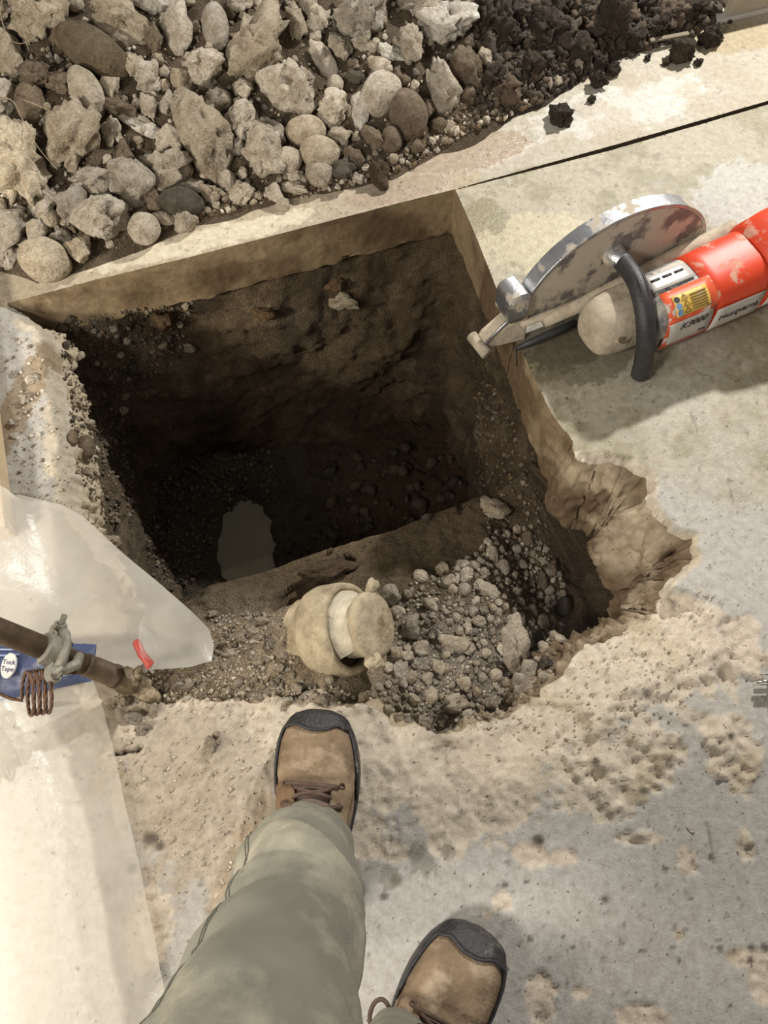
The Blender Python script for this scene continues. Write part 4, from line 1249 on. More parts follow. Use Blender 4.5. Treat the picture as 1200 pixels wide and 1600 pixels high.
crumbs('mud_crumbs', MUD, 1400, 1.2, 5, ['dark', 'brown', 'dark'], 'wet mud crumbs round the puddle in the pit', cat='mud', kinds=(6, 12))
PITB = [(450, 740), (700, 680), (730, 780), (600, 850), (520, 880), (450, 860)]
crumbs('mud_crumbs', PITB, 160, 2, 16, ['wet', 'soil', 'wet'], 'dark earth lumps on the pit bottom right of the puddle', cat='mud', kinds=(8, 12), sink=0.42)
DUST = [(180, 1100), (420, 1090), (430, 1250), (380, 1400), (330, 1380), (230, 1300), (190, 1200)]
crumbs('floor_crumbs', DUST, 420, 0.8, 4.5, ['dust', 'tan', 'pale', 'buff'], 'sandy crumbs on the floor left of the boot', cat='crumbs')
RIMP = [(850, 1090), (960, 990), (1060, 960), (1110, 900), (1120, 1000), (1060, 1130), (950, 1190), (700, 1160), (600, 1140), (700, 1145)]
crumbs('floor_crumbs', RIMP, 500, 0.8, 4, ['pale', 'tan', 'buff', 'dust'], 'concrete crumbs along the broken front rim', cat='crumbs')
STRIP = [(5, 500), (80, 560), (100, 700), (110, 790), (30, 790), (10, 640)]
crumbs('floor_crumbs', STRIP, 260, 0.8, 4.5, ['pale', 'tan', 'brown', 'dust'], 'crumbs on the left slab strip by the board', cat='crumbs')


# ------------------------------------------------------------------ things: materials
MUD = (176, 164, 144)
M['alu'] = plain('dirty_aluminium', (176, 176, 178), 0.38, 0.9, 0.12, 60, 0.15, 200, MUD, (0.52, 0.60), 16)
M['guard'] = plain('guard_metal', (122, 116, 110), 0.55, 0.1, 0.15, 40, 0.15, 200, (190, 178, 158), (0.44, 0.50), 10)
M['mudded'] = plain('mud_coated_metal', (170, 158, 138), 0.85, 0, 0.2, 30, 0.5, 120, (140, 124, 100), (0.5, 0.7), 20)
M['red'] = plain('orange_red_plastic', (206, 66, 34), 0.45, 0, 0.08, 20, 0.05, 200, (200, 150, 128), (0.56, 0.64), 26)
M['nose'] = plain('grey_motor_housing', (120, 118, 116), 0.45, 0, 0.15, 30, 0.1, 200, (196, 188, 174), (0.46, 0.54), 14)
M['rubber'] = plain('black_rubber', (46, 46, 47), 0.5, 0, 0.2, 60, 0.25, 300, (120, 112, 100), (0.68, 0.74), 40)
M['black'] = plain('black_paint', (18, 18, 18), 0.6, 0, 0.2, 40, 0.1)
M['yellow'] = plain('yellow_sticker', (214, 178, 84), 0.5, 0, 0.08, 60, 0.0, 100, (206, 196, 176), (0.58, 0.68), 40)
M['orange_st'] = plain('orange_sticker', (214, 88, 50), 0.5, 0, 0.08, 60, 0.0, 100, (200, 190, 176), (0.54, 0.62), 40)
M['silver_st'] = plain('silver_sticker', (188, 182, 174), 0.45, 0, 0.05, 60, 0.0, 100)
M['blue_st'] = plain('blue_print', (110, 140, 176), 0.5, 0, 0.08, 60, 0.0)
M['ink'] = plain('print_ink', (44, 40, 36), 0.6, 0, 0.1, 60, 0.0)
M['brownish'] = plain('brown_print', (120, 96, 40), 0.6, 0, 0.1, 60, 0.0)
M['leather'] = plain('tan_nubuck', (130, 111, 89), 0.9, 0, 0.28, 26, 0.5, 260, (178, 160, 136), (0.48, 0.70), 22, 0.15)
M['leather_dk'] = plain('dark_tan_nubuck', (120, 94, 68), 0.85, 0, 0.22, 30, 0.5, 260, None)
M['toe'] = plain('black_toe_rubber', (44, 43, 44), 0.45, 0, 0.2, 60, 0.5, 220, (128, 120, 106), (0.62, 0.74), 30)
M['lace'] = plain('brown_lace', (84, 66, 54), 0.8, 0, 0.2, 80, 0.4, 400)
M['tongue'] = plain('mauve_tongue', (122, 104, 94), 0.85, 0, 0.15, 60, 0.4, 300)
M['trouser'] = plain('grey_canvas', (122, 120, 108), 0.9, 0, 0.12, 9, 0.25, 500, (178, 170, 150), (0.50, 0.72), 7, 0.15)
M['seam'] = plain('dark_seam', (96, 93, 82), 0.9, 0, 0.15, 60, 0.3, 300)
M['clay'] = plain('old_clay_pipe', (176, 162, 136), 0.9, 0, 0.22, 30, 0.9, 90, (124, 108, 84), (0.50, 0.68), 16, 0.2)
M['mortar'] = plain('mortar', (196, 186, 164), 0.95, 0, 0.18, 40, 0.9, 90)
M['hole'] = plain('pipe_bore_dark', (60, 50, 40), 0.9)  # dark brown lining of the pipe bore
M['iron'] = plain('brown_iron_pipe', (90, 75, 58), 0.6, 0.3, 0.25, 40, 0.35, 160, (104, 104, 84), (0.58, 0.70), 14)
M['brass'] = plain('dirty_brass', (116, 102, 80), 0.6, 0.35, 0.25, 40, 0.4, 160, (190, 174, 146), (0.50, 0.62), 30)
M['zinc'] = plain('grey_cast_clamp', (146, 142, 130), 0.6, 0.4, 0.2, 50, 0.5, 200)
M['wire'] = plain('twisted_copper_wire', (104, 78, 62), 0.55, 0.35, 0.25, 120, 0.4, 400)
M['lever'] = plain('red_vinyl_lever', (198, 84, 76), 0.4, 0, 0.08, 60, 0.1, 200, (214, 160, 150), (0.58, 0.72), 60)
M['bag'] = plain('blue_foil_bag', (72, 82, 116), 0.4, 0, 0.15, 20, 0.3, 60, (140, 146, 160), (0.60, 0.80), 22)
M['white_pr'] = plain('white_print', (224, 222, 216), 0.6, 0, 0.03, 60, 0.0)
M['blue_pr'] = plain('pale_blue_print', (160, 176, 210), 0.6, 0, 0.05, 60, 0.0)
M['wood'] = plain('pale_wood', (192, 172, 140), 0.8, 0, 0.12, 8, 0.3, 90, (206, 188, 156), (0.5, 0.7), 6)
M['board'] = plain('grey_board', (168, 158, 140), 0.8, 0, 0.12, 10, 0.4, 90)
M['lath'] = plain('dark_lath', (120, 108, 90), 0.8, 0, 0.15, 20, 0.4, 90)
M['root'] = plain('dry_root', (140, 124, 100), 0.85, 0, 0.2, 80, 0.3)
M['chrome'] = plain('nickel_prong', (190, 186, 180), 0.25, 0.9, 0.1, 60, 0.1)


def film_mat(name, color, trans, transl, rough, emis=0):
    m = bpy.data.materials.new(name); m.use_nodes = True
    nt = m.node_tree
    b = nt.nodes['Principled BSDF']
    b.inputs['Base Color'].default_value = (*lin(color), 1)
    b.inputs['Roughness'].default_value = rough
    oc = ocoord(nt)
    bump(nt, b, noise(nt, oc, 26, 5, 0.6, 0, 1), 0.25, 0.01)
    tl = nt.nodes.new('ShaderNodeBsdfTranslucent'); tl.inputs[0].default_value = (*lin(color), 1)
    tp = nt.nodes.new('ShaderNodeBsdfTransparent'); tp.inputs[0].default_value = (0.97, 0.95, 0.92, 1)
    m1 = nt.nodes.new('ShaderNodeMixShader'); m1.inputs[0].default_value = transl
    nt.links.new(b.outputs[0], m1.inputs[1]); nt.links.new(tl.outputs[0], m1.inputs[2])
    m2 = nt.nodes.new('ShaderNodeMixShader')
    cl = noise(nt, oc, 9, 4, 0.6, 0.3, 0.75)
    mr = nt.nodes.new('ShaderNodeMapRange'); mr.inputs[3].default_value = trans * 1.25; mr.inputs[4].default_value = trans * 0.7
    nt.links.new(cl, mr.inputs[0]); nt.links.new(mr.outputs[0], m2.inputs[0])
    nt.links.new(m1.outputs[0], m2.inputs[1]); nt.links.new(tp.outputs[0], m2.inputs[2])
    nt.links.new(m2.outputs[0], nt.nodes['Material Output'].inputs[0])
    return m


M['poly'] = film_mat('polythene', (234, 229, 218), 0.34, 0.35, 0.3)
M['poly_flat'] = film_mat('polythene_on_floor', (222, 218, 208), 0.55, 0.25, 0.25)
M['film'] = film_mat('clear_film', (235, 235, 230), 0.8, 0.2, 0.1)


def text(body, size, mat, parent, loc, xdir, ydir, name='lettering', depth=0.0003, align='CENTER', shear=0.0):
    """flat lettering as a mesh; xdir = reading direction, ydir = up of the letters, in the parent's space"""
    cu = bpy.data.curves.new('lettering', 'FONT')
    cu.body = body; cu.size = size; cu.extrude = depth; cu.align_x = align; cu.align_y = 'CENTER'; cu.shear = shear
    cu.resolution_u = 3
    tmp = bpy.data.objects.new('tmp_text', cu)
    COL.objects.link(tmp)
    dg = bpy.context.evaluated_depsgraph_get()
    me = bpy.data.meshes.new_from_object(tmp.evaluated_get(dg))
    bpy.data.objects.remove(tmp)
    me.name = name
    me.materials.clear(); me.materials.append(mat)
    o = bpy.data.objects.new(name, me)
    xd = Vector(xdir).normalized(); yd = Vector(ydir); yd = (yd - xd * yd.dot(xd)).normalized()
    R = Matrix((xd, yd, xd.cross(yd))).transposed().to_4x4()
    link(o, parent)
    o.matrix_local = Matrix.Translation(Vector(loc)) @ R
    return o


def loft(rings, caps=True):
    """rings: list of equal-length closed point lists -> verts, faces"""
    n = len(rings[0])
    vs = [p for r in rings for p in r]
    fs = [(i * n + k, i * n + (k + 1) % n, (i + 1) * n + (k + 1) % n, (i + 1) * n + k) for i in range(len(rings) - 1) for k in range(n)]
    if caps:
        fs.append(tuple(reversed(range(n)))); fs.append(tuple((len(rings) - 1) * n + k for k in range(n)))
    return vs, fs


def squircle(rx, rz, n=28, p=2.6):
    out = []
    for k in range(n):
        a = 2 * math.pi * k / n
        c, s = math.cos(a), math.sin(a)
        out.append((rx * math.copysign(abs(c) ** (2 / p), c), rz * math.copysign(abs(s) ** (2 / p), s)))
    return out


# ------------------------------------------------------------------ the power cutter
def make_saw():
    a0, a1 = gp(795, 490, .06), gp(1108, 365, .06)
    yaw = math.atan2(a1[1] - a0[1], a1[0] - a0[0])
    c0 = gp(955, 424, .07)
    root = empty('power_cutter', (c0[0], c0[1], 0.0), (0, 0, yaw))
    tag(root, 'mud-splashed orange electric concrete saw lying by the hole', 'saw')
    lean = math.radians(-3)
    def L(x, y, z):           # lean of the guard towards the hole side
        return (x, y * math.cos(lean) - (z - 0.0) * math.sin(lean), z * math.cos(lean) + y * math.sin(lean))
    R, zc = 0.200, 0.055
    arc = [(R * math.cos(t), zc + R * 0.80 * math.sin(t)) for t in np.linspace(math.radians(-3), math.radians(183), 49)]
    arc_i = [(x * 0.965, zc + (z - zc) * 0.955) for x, z in arc]
    # rim band
    vs, fs = [], []
    for (x, z), (xi, zi) in zip(arc, arc_i):
        vs += [L(x, -0.018, z), L(x, 0.014, z), L(xi, 0.014, zi), L(xi, -0.018, zi)]
    for i in range(len(arc) - 1):
        for k in range(4):
            fs.append((i * 4 + k, i * 4 + (k + 1) % 4, (i + 1) * 4 + (k + 1) % 4, (i + 1) * 4 + k))
    fs += [(0, 1, 2, 3), tuple((len(arc) - 1) * 4 + k for k in (3, 2, 1, 0))]
    MB().add(vs, fs).build('guard_rim', M['alu'], root, bevel=0.002)
    # side plates of the guard
    for yy, nm in ((-0.0155, 'guard_side'), (0.0105, 'guard_side')):
        mb = MB()
        n = len(arc_i)
        v = [L(x, yy, z) for x, z in arc_i] + [L(x, yy + 0.003, z) for x, z in arc_i]
        f = [tuple(range(n)), tuple(reversed(range(n, 2 * n)))] + [(i, i + n, (i + 1) % n + n, (i + 1) % n) for i in range(n)]
        mb.add(v, f).build(nm, M['guard'], root)
    # rolled lower lip with mud, and the long arm that carries the blade drive
    mb = MB()
    mb.tube([L(-0.200, -0.022, 0.046), L(-0.10, -0.024, 0.044), L(0.0, -0.024, 0.046), L(0.10, -0.024, 0.05), L(0.205, -0.02, 0.058)], [0.007, 0.009, 0.008, 0.008, 0.006], 10)
    mb.build('guard_lip', M['mudded'], root, smooth=True)
    mb = MB()
    mb.tube([L(-0.16, -0.036, 0.046), L(0.0, -0.040, 0.068), L(0.12, -0.040, 0.088), L(0.24, -0.036, 0.100)], [0.010, 0.016, 0.017, 0.014], 16)
    mb.build('arm', M['mudded'], root, smooth=True)
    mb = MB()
    mb.box(L(0.12, -0.062, 0.05), (0.28, 0.02, 0.02))  # black bar stands in for the shade in the gap below the arm
    mb.build('arm_gap_shade', M['black'], root, bevel=0.004)
    # handle boss on the guard, knob at the front tip
    mb = MB()
    P0, P1 = Vector(L(-0.02, -0.012, 0.130)), Vector(L(-0.026, -0.055, 0.146))
    ax = (P1 - P0)
    mb.lathe([(0.0, 0), (0.021, 0), (0.021, 0.012), (0.0165, 0.016), (0.0165, 0.046), (0, 0.046)], P0, ax, 20)
    mb.build('handle_ferrule', M['alu'], root, smooth=True)
    hp = [P1 - ax * 0.2, Vector((-0.034, -0.090, 0.158)), Vector((-0.043, -0.125, 0.152)), Vector((-0.050, -0.155, 0.134)), Vector((-0.052, -0.176, 0.104)), Vector((-0.050, -0.186, 0.066)), Vector((-0.046, -0.190, 0.026)), Vector((-0.045, -0.190, 0.012))]
    # smooth the path
    pts = [p.copy() for p in hp]
    for _ in range(2):
        new = [pts[0]]
        for p_, q_ in zip(pts[:-1], pts[1:]):
            new += [p_ * 0.75 + q_ * 0.25, p_ * 0.25 + q_ * 0.75]
        pts = new + [hp[-1]]
    rad = [0.0165] * (len(pts) - 2) + [0.0145, 0.008]
    MB().tube(pts, rad, 18).build('front_handle', M['rubber'], root, smooth=True)
    # grip lines moulded along the handle
    for off in (-0.006, 0.006):
        MB().tube([p + Vector((off, -0.004, 0.0155)) for p in pts[3:-8]], 0.0012, 6).build('grip_line', M['rubber'], root, smooth=True)
    # tip block with its silver adjusting knob
    mb = MB()
    mb.add([L(-0.275, -0.012, 0.004), L(-0.275, 0.014, 0.004), L(-0.185, 0.018, 0.0), L(-0.185, -0.026, 0.0),
            L(-0.262, -0.012, 0.03), L(-0.262, 0.014, 0.03), L(-0.185, 0.018, 0.075), L(-0.185, -0.022, 0.07)],
           [(0, 1, 2, 3), (4, 7, 6, 5), (0, 4, 5, 1), (1, 5, 6, 2), (2, 6, 7, 3), (3, 7, 4, 0)])
    mb.build('guard_tip', M['mudded'], root, bevel=0.004)
    MB().tube([L(-0.268, -0.014, 0.02), L(-0.235, -0.014, 0.052), L(-0.205, -0.014, 0.075)], 0.003, 8).build('tip_spring', M['alu'], root, smooth=True)
    vs, fs = loft([[L(-0.213 + x, yy, 0.098 + z) for x, z in squircle(0.021 * k, 0.034 * k, 24, 3.6)] for yy, k in ((-0.03, 0.82), (-0.026, 1.0), (0.020, 1.0), (0.024, 0.8))])
    kn = MB().add(vs, fs).build('adjusting_knob', M['alu'], root, bevel=0.001)
    for dx, dz, sx, sz in ((-0.006, 0.006, 0.002, 0.010), (0.0, 0.010, 0.008, 0.002), (0.0, 0.003, 0.008, 0.002), (0.006, 0.006, 0.002, 0.010), (0.0, -0.003, 0.010, 0.002)):
        MB().box(L(-0.213 + dx, -0.0305, 0.100 + dz), (sx, 0.0012, sz)).build('emblem', M['guard'], kn)
    MB().tube([L(-0.272, -0.03, 0.012), L(-0.275, 0.02, 0.012)], 0.011, 14).build('tip_roller', M['mudded'], root, smooth=True)
    MB().tube([(-0.215, -0.040, 0.010), (-0.19, -0.046, 0.022), (-0.15, -0.05, 0.030), (-0.10, -0.05, 0.034)], [0.005, 0.007, 0.008, 0.008], 10).build('mud_flap', M['rubber'], root, smooth=True)
    MB().tube([(-0.216, -0.042, 0.012), (-0.219, -0.05, 0.004), (-0.226, -0.066, -0.006)], 0.0014, 6).build('wire_end', M['black'], root, smooth=True)
    # gearbox nose
    cx, cy, cz = -0.055, -0.102, 0.076
    rings = []
    for x, k in ((-0.062, 0.30), (-0.060, 0.62), (-0.052, 0.82), (-0.038, 0.94), (-0.01, 1.0), (0.03, 1.0), (0.05, 1.0)):
        rings.append([(cx + x, cy + yy, cz + zz) for yy, zz in squircle(0.050 * k, 0.054 * k, 32, 2.8)])
    vs, fs = loft(rings)
    gb = MB().add(vs, fs).build('gearbox', M['mudded'], root, smooth=True)
    mb = MB(); mb.lathe([(0, 0), (0.014, 0), (0.014, 0.010), (0.0, 0.010)], (cx - 0.022, cy - 0.040, cz + 0.012), (0, -0.8, 0.6), 6)
    mb.build('drain_bolt', M['brass'], gb)
    # motor housing: grey nose then the orange body running out to the right
    SHX, SHY, SHZ = -0.062, -0.010, 0.010
    def body_ring(x, ry, rz, zc_=0.075, yc=-0.108, p=3.0):
        x, yc, zc_ = x + SHX, yc + SHY, zc_ + SHZ
        return [(x, yc + yy, zc_ + zz) for yy, zz in squircle(ry, rz, 40, p)]
    vs, fs = loft([body_ring(0.035, 0.050, 0.052), body_ring(0.042, 0.056, 0.058), body_ring(0.10, 0.059, 0.061), body_ring(0.150, 0.061, 0.063), body_ring(0.215, 0.062, 0.064)])
    nose = MB().add(vs, fs).build('motor_housing', M['nose'], root, smooth=True)
    vs, fs = loft([body_ring(0.135, 0.0620, 0.0640), body_ring(0.165, 0.0632, 0.0658), body_ring(0.20, 0.064, 0.067, 0.077), body_ring(0.25, 0.064, 0.067, 0.08), body_ring(0.258, 0.064, 0.067, 0.081)])
    body = MB().add(vs, fs).build('body_shell', M['red'], root, smooth=True)
    vs, fs = loft([body_ring(0.256, 0.063, 0.066, 0.082), body_ring(0.264, 0.067, 0.074, 0.088), body_ring(0.31, 0.068, 0.080, 0.096), body_ring(0.40, 0.068, 0.084, 0.106), body_ring(0.50, 0.060, 0.080, 0.118), body_ring(0.56, 0.045, 0.065, 0.13)])
    rear = MB().add(vs, fs).build('rear_cover', M['red'], root, smooth=True)
    MB().tube([(0.48, -0.108, 0.19), (0.58, -0.108, 0.21), (0.66, -0.108, 0.17), (0.66, -0.108, 0.09), (0.56, -0.108, 0.07)], 0.02, 14).build('rear_handle', M['rubber'], root, smooth=True)
    # silver stripe along the lower side with the maker's name
    def side_pt(x, t, ry=0.0665, rz=0.069, zc_=0.078, lift=0.0008):
        """point on the housing at angle t (0 = camera side, 90 = top)"""
        c, s = math.cos(t), math.sin(t)
        p = 3.0
        return Vector((x + SHX, SHY - 0.108 - (ry + lift) * abs(c) ** (2 / p) * (1 if c >= 0 else -1), SHZ + zc_ + (rz + lift) * math.copysign(abs(s) ** (2 / p), s)))
    def decal(name, mat, x0, x1, t0, t1, par, ry=0.0665, rz=0.069, zc_=0.078, lift=0.0008, nx=6, nt_=8, sk=0.0):
        vs, fs = [], []
        for i in range(nx + 1):
            for j in range(nt_ + 1):
                t = math.radians(t0 + (t1 - t0) * j / nt_)
                x = x0 + (x1 - x0) * i / nx + sk * (j / nt_)
                vs.append(side_pt(x, t, ry, rz, zc_, lift))
        m_ = nt_ + 1
        for i in range(nx):
            for j in range(nt_):
                fs.append((i * m_ + j, i * m_ + j + 1, (i + 1) * m_ + j + 1, (i + 1) * m_ + j))
        o = MB().add(vs, fs).build(name, mat, par, smooth=True)
        md = o.modifiers.new('solid', 'SOLIDIFY'); md.thickness = 0.0006; md.offset = 0
        return o
    kw = dict(ry=0.0618, rz=0.0638, zc_=0.0755)
    decal('orange_sticker', M['orange_st'], 0.048, 0.150, -30, 84, nose, lift=0.0012, **kw)
    decal('warning_sticker', M['yellow'], 0.064, 0.134, 32, 74, nose, lift=0.0022, **kw)
    decal('silver_sticker', M['silver_st'], 0.060, 0.150, -12, 22, nose, lift=0.0022, sk=-0.01, **kw)
    decal('rating_plate', M['silver_st'], 0.042, 0.13, 88, 106, nose, lift=0.0014, **kw)
    for k in range(6):
        decal('printed_line', M['brownish'], 0.097, 0.129, 37 + 5.5 * k, 40 + 5.5 * k, nose, lift=0.0032, nx=2, nt_=1, **kw)
    for k in range(3):
        decal('printed_line', M['ink'], 0.052 + 0.024 * k, 0.070 + 0.024 * k, 95, 98, nose, lift=0.0024, nx=2, nt_=1, **kw)
    for k in range(3):      # triangles and round icons
        t = math.radians(40 + 13 * k)
        c = side_pt(0.086, t, lift=0.0034, **kw); cu = side_pt(0.086, t + 0.1, lift=0.0034, **kw) - c
        xd, yd = Vector((1, 0, 0)), cu.normalized()
        tri = [c + xd * 0.0075 * math.sin(a) + yd * 0.0075 * math.cos(a) for a in (0, 2.09, 4.19)]
        tr2 = [c + (p_ - c) * 0.6 for p_ in tri]
        nn = xd.cross(yd) * 0.0003
        mb = MB()
        for i in range(3):
            j = (i + 1) % 3
            mb.add([tri[i], tri[j], tr2[j], tr2[i], tri[i] + nn, tri[j] + nn, tr2[j] + nn, tr2[i] + nn], [(0, 1, 2, 3), (4, 7, 6, 5), (0, 4, 5, 1), (2, 6, 7, 3)])
        mb.build('warning_triangle', M['brownish'], nose)
        c = side_pt(0.071, t, lift=0.0030, **kw)
        mb = MB(); mb.lathe([(0, 0.0006), (0.0055, 0.0006), (0.0055, 0)], c, xd.cross(yd), 16); mb.build('warning_icon', M['blue_st'] if k < 2 else M['ink'], nose)
    t = math.radians(10)
    c = side_pt(0.102, t, lift=0.0040, **kw)
    yd = (side_pt(0.102, t + 0.25, lift=0.0040, **kw) - side_pt(0.102, t - 0.25, lift=0.0040, **kw))
    text('K3000', 0.021, M['ink'], nose, c, (1, 0, 0), yd, shear=0.25)
    t = math.radians(-4)
    c = side_pt(0.130, t, lift=0.0040, **kw)
    text('Wet', 0.009, M['ink'], nose, c, (1, 0, 0), yd, shear=0.25)
    decal('silver_stripe', M['silver_st'], 0.150, 0.255, -22, 12, body, lift=0.0022, ry=0.0640, rz=0.067, zc_=0.0785)
    decal('silver_stripe', M['silver_st'], 0.264, 0.42, -24, 8, rear, ry=0.0680, rz=0.082, zc_=0.100, lift=0.0022)
    text('Husqvarna', 0.020, M['ink'], body, (0.205 + SHX, -0.108 - 0.0670 + SHY, 0.0765 + SHZ), (1, 0, 0), (0, 0.12, 1), shear=0.1)
    return root


saw = make_saw()

# ------------------------------------------------------------------ polythene sheet
def make_sheet():
    rows = []
    # photograph row: bend position x, right edge x (floor positions), lift of the right edge
    E_ = [(778, 22, 36, .015, 0), (790, 24, 96, .015, 0), (812, 26, 134, .015, 0), (860, 30, 186, .012, -.01), (920, 34, 258, .010, -.02), (960, 28, 303, .008, -.03), (985, 10, 328, .008, -.035),
          (1010, -8, 336, .008, -.035), (1036, -18, 333, .008, -.03), (1046, -20, 300, .01, -.015), (1050, -20, 240, .012, .01), (1056, -20, 170, .012, .012), (1064, -20, 148, .012, .012), (1110, -5, 164, .012, .006),
          (1180, 40, 182, .008, .004), (1300, 82, 208, .006, .004), (1420, 104, 234, .006, .004), (1540, 122, 259, .006, .004), (1640, 136, 280, .006, .004), (1760, 150, 300, .006, .004)]
    ys = [e[0] for e in E_]
    NR, NC, NW = 110, 46, 44
    vs = []
    t_ys = np.interp(np.linspace(0, 1, NR), np.linspace(0, 1, len(ys)), ys)
    for y in t_ys:
        xb, xr, z0, z1 = (np.interp(y, ys, [e[k] for e in E_]) for k in (1, 2, 3, 4))
        pb, pr = gp(xb, y, z0), gp(xr, y, z1)
        row = []
        for k in range(NW):            # the hanging part, from the top down to the bend
            f = k / NW
            zz_ = 1.15 * (1 - f) ** 1.0
            back = 0.30 * (1 - f) ** 1.6 + 0.02
            row.append((pb[0] - back - 0.03 * f, pb[1] + 0.10 * (1 - f), zz_ * 1.0 + 0.04 * f * f + z0 * f))
        for k in range(NC + 1):
            f = k / NC
            row.append(tuple(pb * (1 - f) + pr * f + np.array([0, 0, 0.035 * (1 - f) ** 6 + 0.004])))
        vs.append(row)
    V = np.array(vs)
    P = V.reshape(-1, 3)
    # soften the bend
    for _ in range(6):
        A = V.copy()
        A[:, 1:-1] = (V[:, :-2] + 2 * V[:, 1:-1] + V[:, 2:]) / 4
        V = A
    P = V.reshape(-1, 3)
    col_i = np.tile(np.arange(V.shape[1]), V.shape[0])
    wall = 1 - sstep(NW - 8, NW + 3, col_i)
    crease = np.abs(fbm(P * np.array([1, 1, 0.5]), 5, 3, 201))
    P = P + np.c_[0.03 * wall * fbm(P * np.array([1, 1, .35]), 4, 3, 202), np.zeros(len(P)), (1 - wall) * (0.016 * crease + 0.007 * np.abs(fbm(P, 13, 3, 203)))]
    m_ = V.shape[1]
    ii_ = np.arange(len(P)).reshape(NR, m_)
    q_ = np.stack([ii_[:-1, :-1].ravel(), ii_[:-1, 1:].ravel(), ii_[1:, 1:].ravel(), ii_[1:, :-1].ravel()], 1)
    o = obj('plastic_sheet', mk_mesh('plastic_sheet', P, q_, True), M['poly'])
    o.data.materials.append(M['poly_flat'])
    fcol = (np.arange(len(q_)) % (m_ - 1)); frow = np.arange(len(q_)) // (m_ - 1)
    o.data.polygons.foreach_set('material_index', ((fcol > NW + 1) & (frow > 72)).astype(np.int32))
    tag(o, 'cloudy translucent polythene sheet hanging at the left and spread over the floor', 'plastic sheet')
    return o


sheet = make_sheet()

# wooden stud at the left edge behind the sheet
g0, g1 = gp(-6, 590, 0.0), gp(20, 790, 0.0)
mb = MB()
dv = Vector(g1 - g0).normalized(); sv = Vector((-dv.y, dv.x, 0))
if sv.x > 0: sv = -sv
p0, p1 = Vector(g0) - dv * 0.25, Vector(g1) + dv * 0.06
vv = []
for p_ in (p0, p1):
    for s_, z_ in ((0, 0.0), (0.09, 0.0), (0.09, 0.045), (0, 0.045)):
        vv.append(p_ + sv * s_ + Vector((0, 0, z_)))
mb.add(vv, [(0, 1, 2, 3), (4, 7, 6, 5), (0, 4, 5, 1), (1, 5, 6, 2), (2, 6, 7, 3), (3, 7, 4, 0)])
tag(mb.build('wooden_plate', M['wood'], bevel=0.003), 'pale wooden floor plate along the left edge above the plastic', 'board')

# board and trim by the soil heap, top right
a_, b_p = Vector(gp(1120, 40, 0.0)), Vector(gp(1330, -10, 0.0))
dv = (b_p - a_).normalized(); sv = Vector((-dv.y, dv.x, 0))
root = empty('wall_plate', a_)
tag(root, 'grey board with a pale lower edge beside the soil heap at top right', 'board')
def slab_box(p, q_, w0, w1, z0, z1):
    p, q_ = Vector(p), Vector(q_)
    vv = [pt + sv * w_ + Vector((0, 0, z_)) for pt in (p, q_) for w_, z_ in ((w0, z0), (w1, z0), (w1, z1), (w0, z1))]
    return MB().add(vv, [(0, 1, 2, 3), (4, 7, 6, 5), (0, 4, 5, 1), (1, 5, 6, 2), (2, 6, 7, 3), (3, 7, 4, 0)])
z3 = Vector((0, 0, 0))
slab_box(z3, b_p - a_, 0.0, 0.05, 0.0, 0.012).build('lower_lip', M['silver_st'], root, bevel=0.002)
slab_box(dv * 0.03, b_p - a_, 0.006, 0.03, 0.012, 0.09).build('face_board', M['board'], root, bevel=0.002)
slab_box(dv * 0.02, b_p - a_, 0.0, 0.05, 0.09, 0.10).build('upper_lip', M['silver_st'], root, bevel=0.002)
b2 = MB().box((0, 0, 0), (0.10, 0.010, 0.006))
lathp = b2.build('wood_lath', M['lath'], bevel=0.001)
lathp.location = Vector(gp(1046, 58, 0.02)); lathp.rotation_euler = (0.2, 0.05, math.atan2(dv.y, dv.x))
tag(lathp, 'thin strip of wood sticking out from under the soil heap', 'wood strip')

# ------------------------------------------------------------------ roots in the heap, top left
def root_strand(pts, lift, label, r=0.0012):
    p3 = []
    for (x, y), l_ in zip(pts, lift):
        hh = hit(x, y)
        p3.append(hh[0] + Vector((0, -0.3, 0.9)) * (l_ + 0.03))
    for _ in range(2):
        new = [p3[0]]
        for p_, q_ in zip(p3[:-1], p3[1:]): new += [p_ * .75 + q_ * .25, p_ * .25 + q_ * .75]
        p3 = new + [p3[-1]]
    o = MB().tube(p3, [r * (1 - 0.5 * k / len(p3)) for k in range(len(p3))], 6).build('root_strand', M['root'], smooth=True)
    tag(o, label, 'root', 'dry roots in the heap')
root_strand([(108, 50), (95, 60), (82, 80), (62, 98), (45, 100), (20, 88)], [.03, .04, .03, .03, .03, .04], 'long curved root left of the brown oval cobble')
root_strand([(58, 42), (60, 65), (60, 92), (61, 105)], [.04, .05, .04, .02], 'upright pale root under the cream corner rock')
root_strand([(78, 42), (79, 62), (74, 80)], [.04, .05, .03], 'short upright root beside the pale upright one')
root_strand([(26, 40), (27, 65), (32, 92)], [.04, .05, .03], 'thin dark root in the top left corner')
root_strand([(92, 22), (96, 30), (84, 42)], [.05, .05, .04], 'little looped root on the cream corner rock')
root_strand([(25, 180), (45, 190), (60, 220), (75, 250), (88, 270), (108, 290)], [.03, .04, .05, .05, .04, .03], 'long root hanging across the big cream boulder')
root_strand([(58, 185), (75, 195), (98, 205), (112, 210)], [.03, .04, .04, .03], 'short root running to the conglomerate rock')
tag(stone('soil_clod', 62, 122, 66, 46, 0, 'clod', 'brown', 480, 4, 0.9, 0.1), 'crumbly brown clod with roots on the round brown cobble', 'soil clod', 'loose clods on the rubble heap')

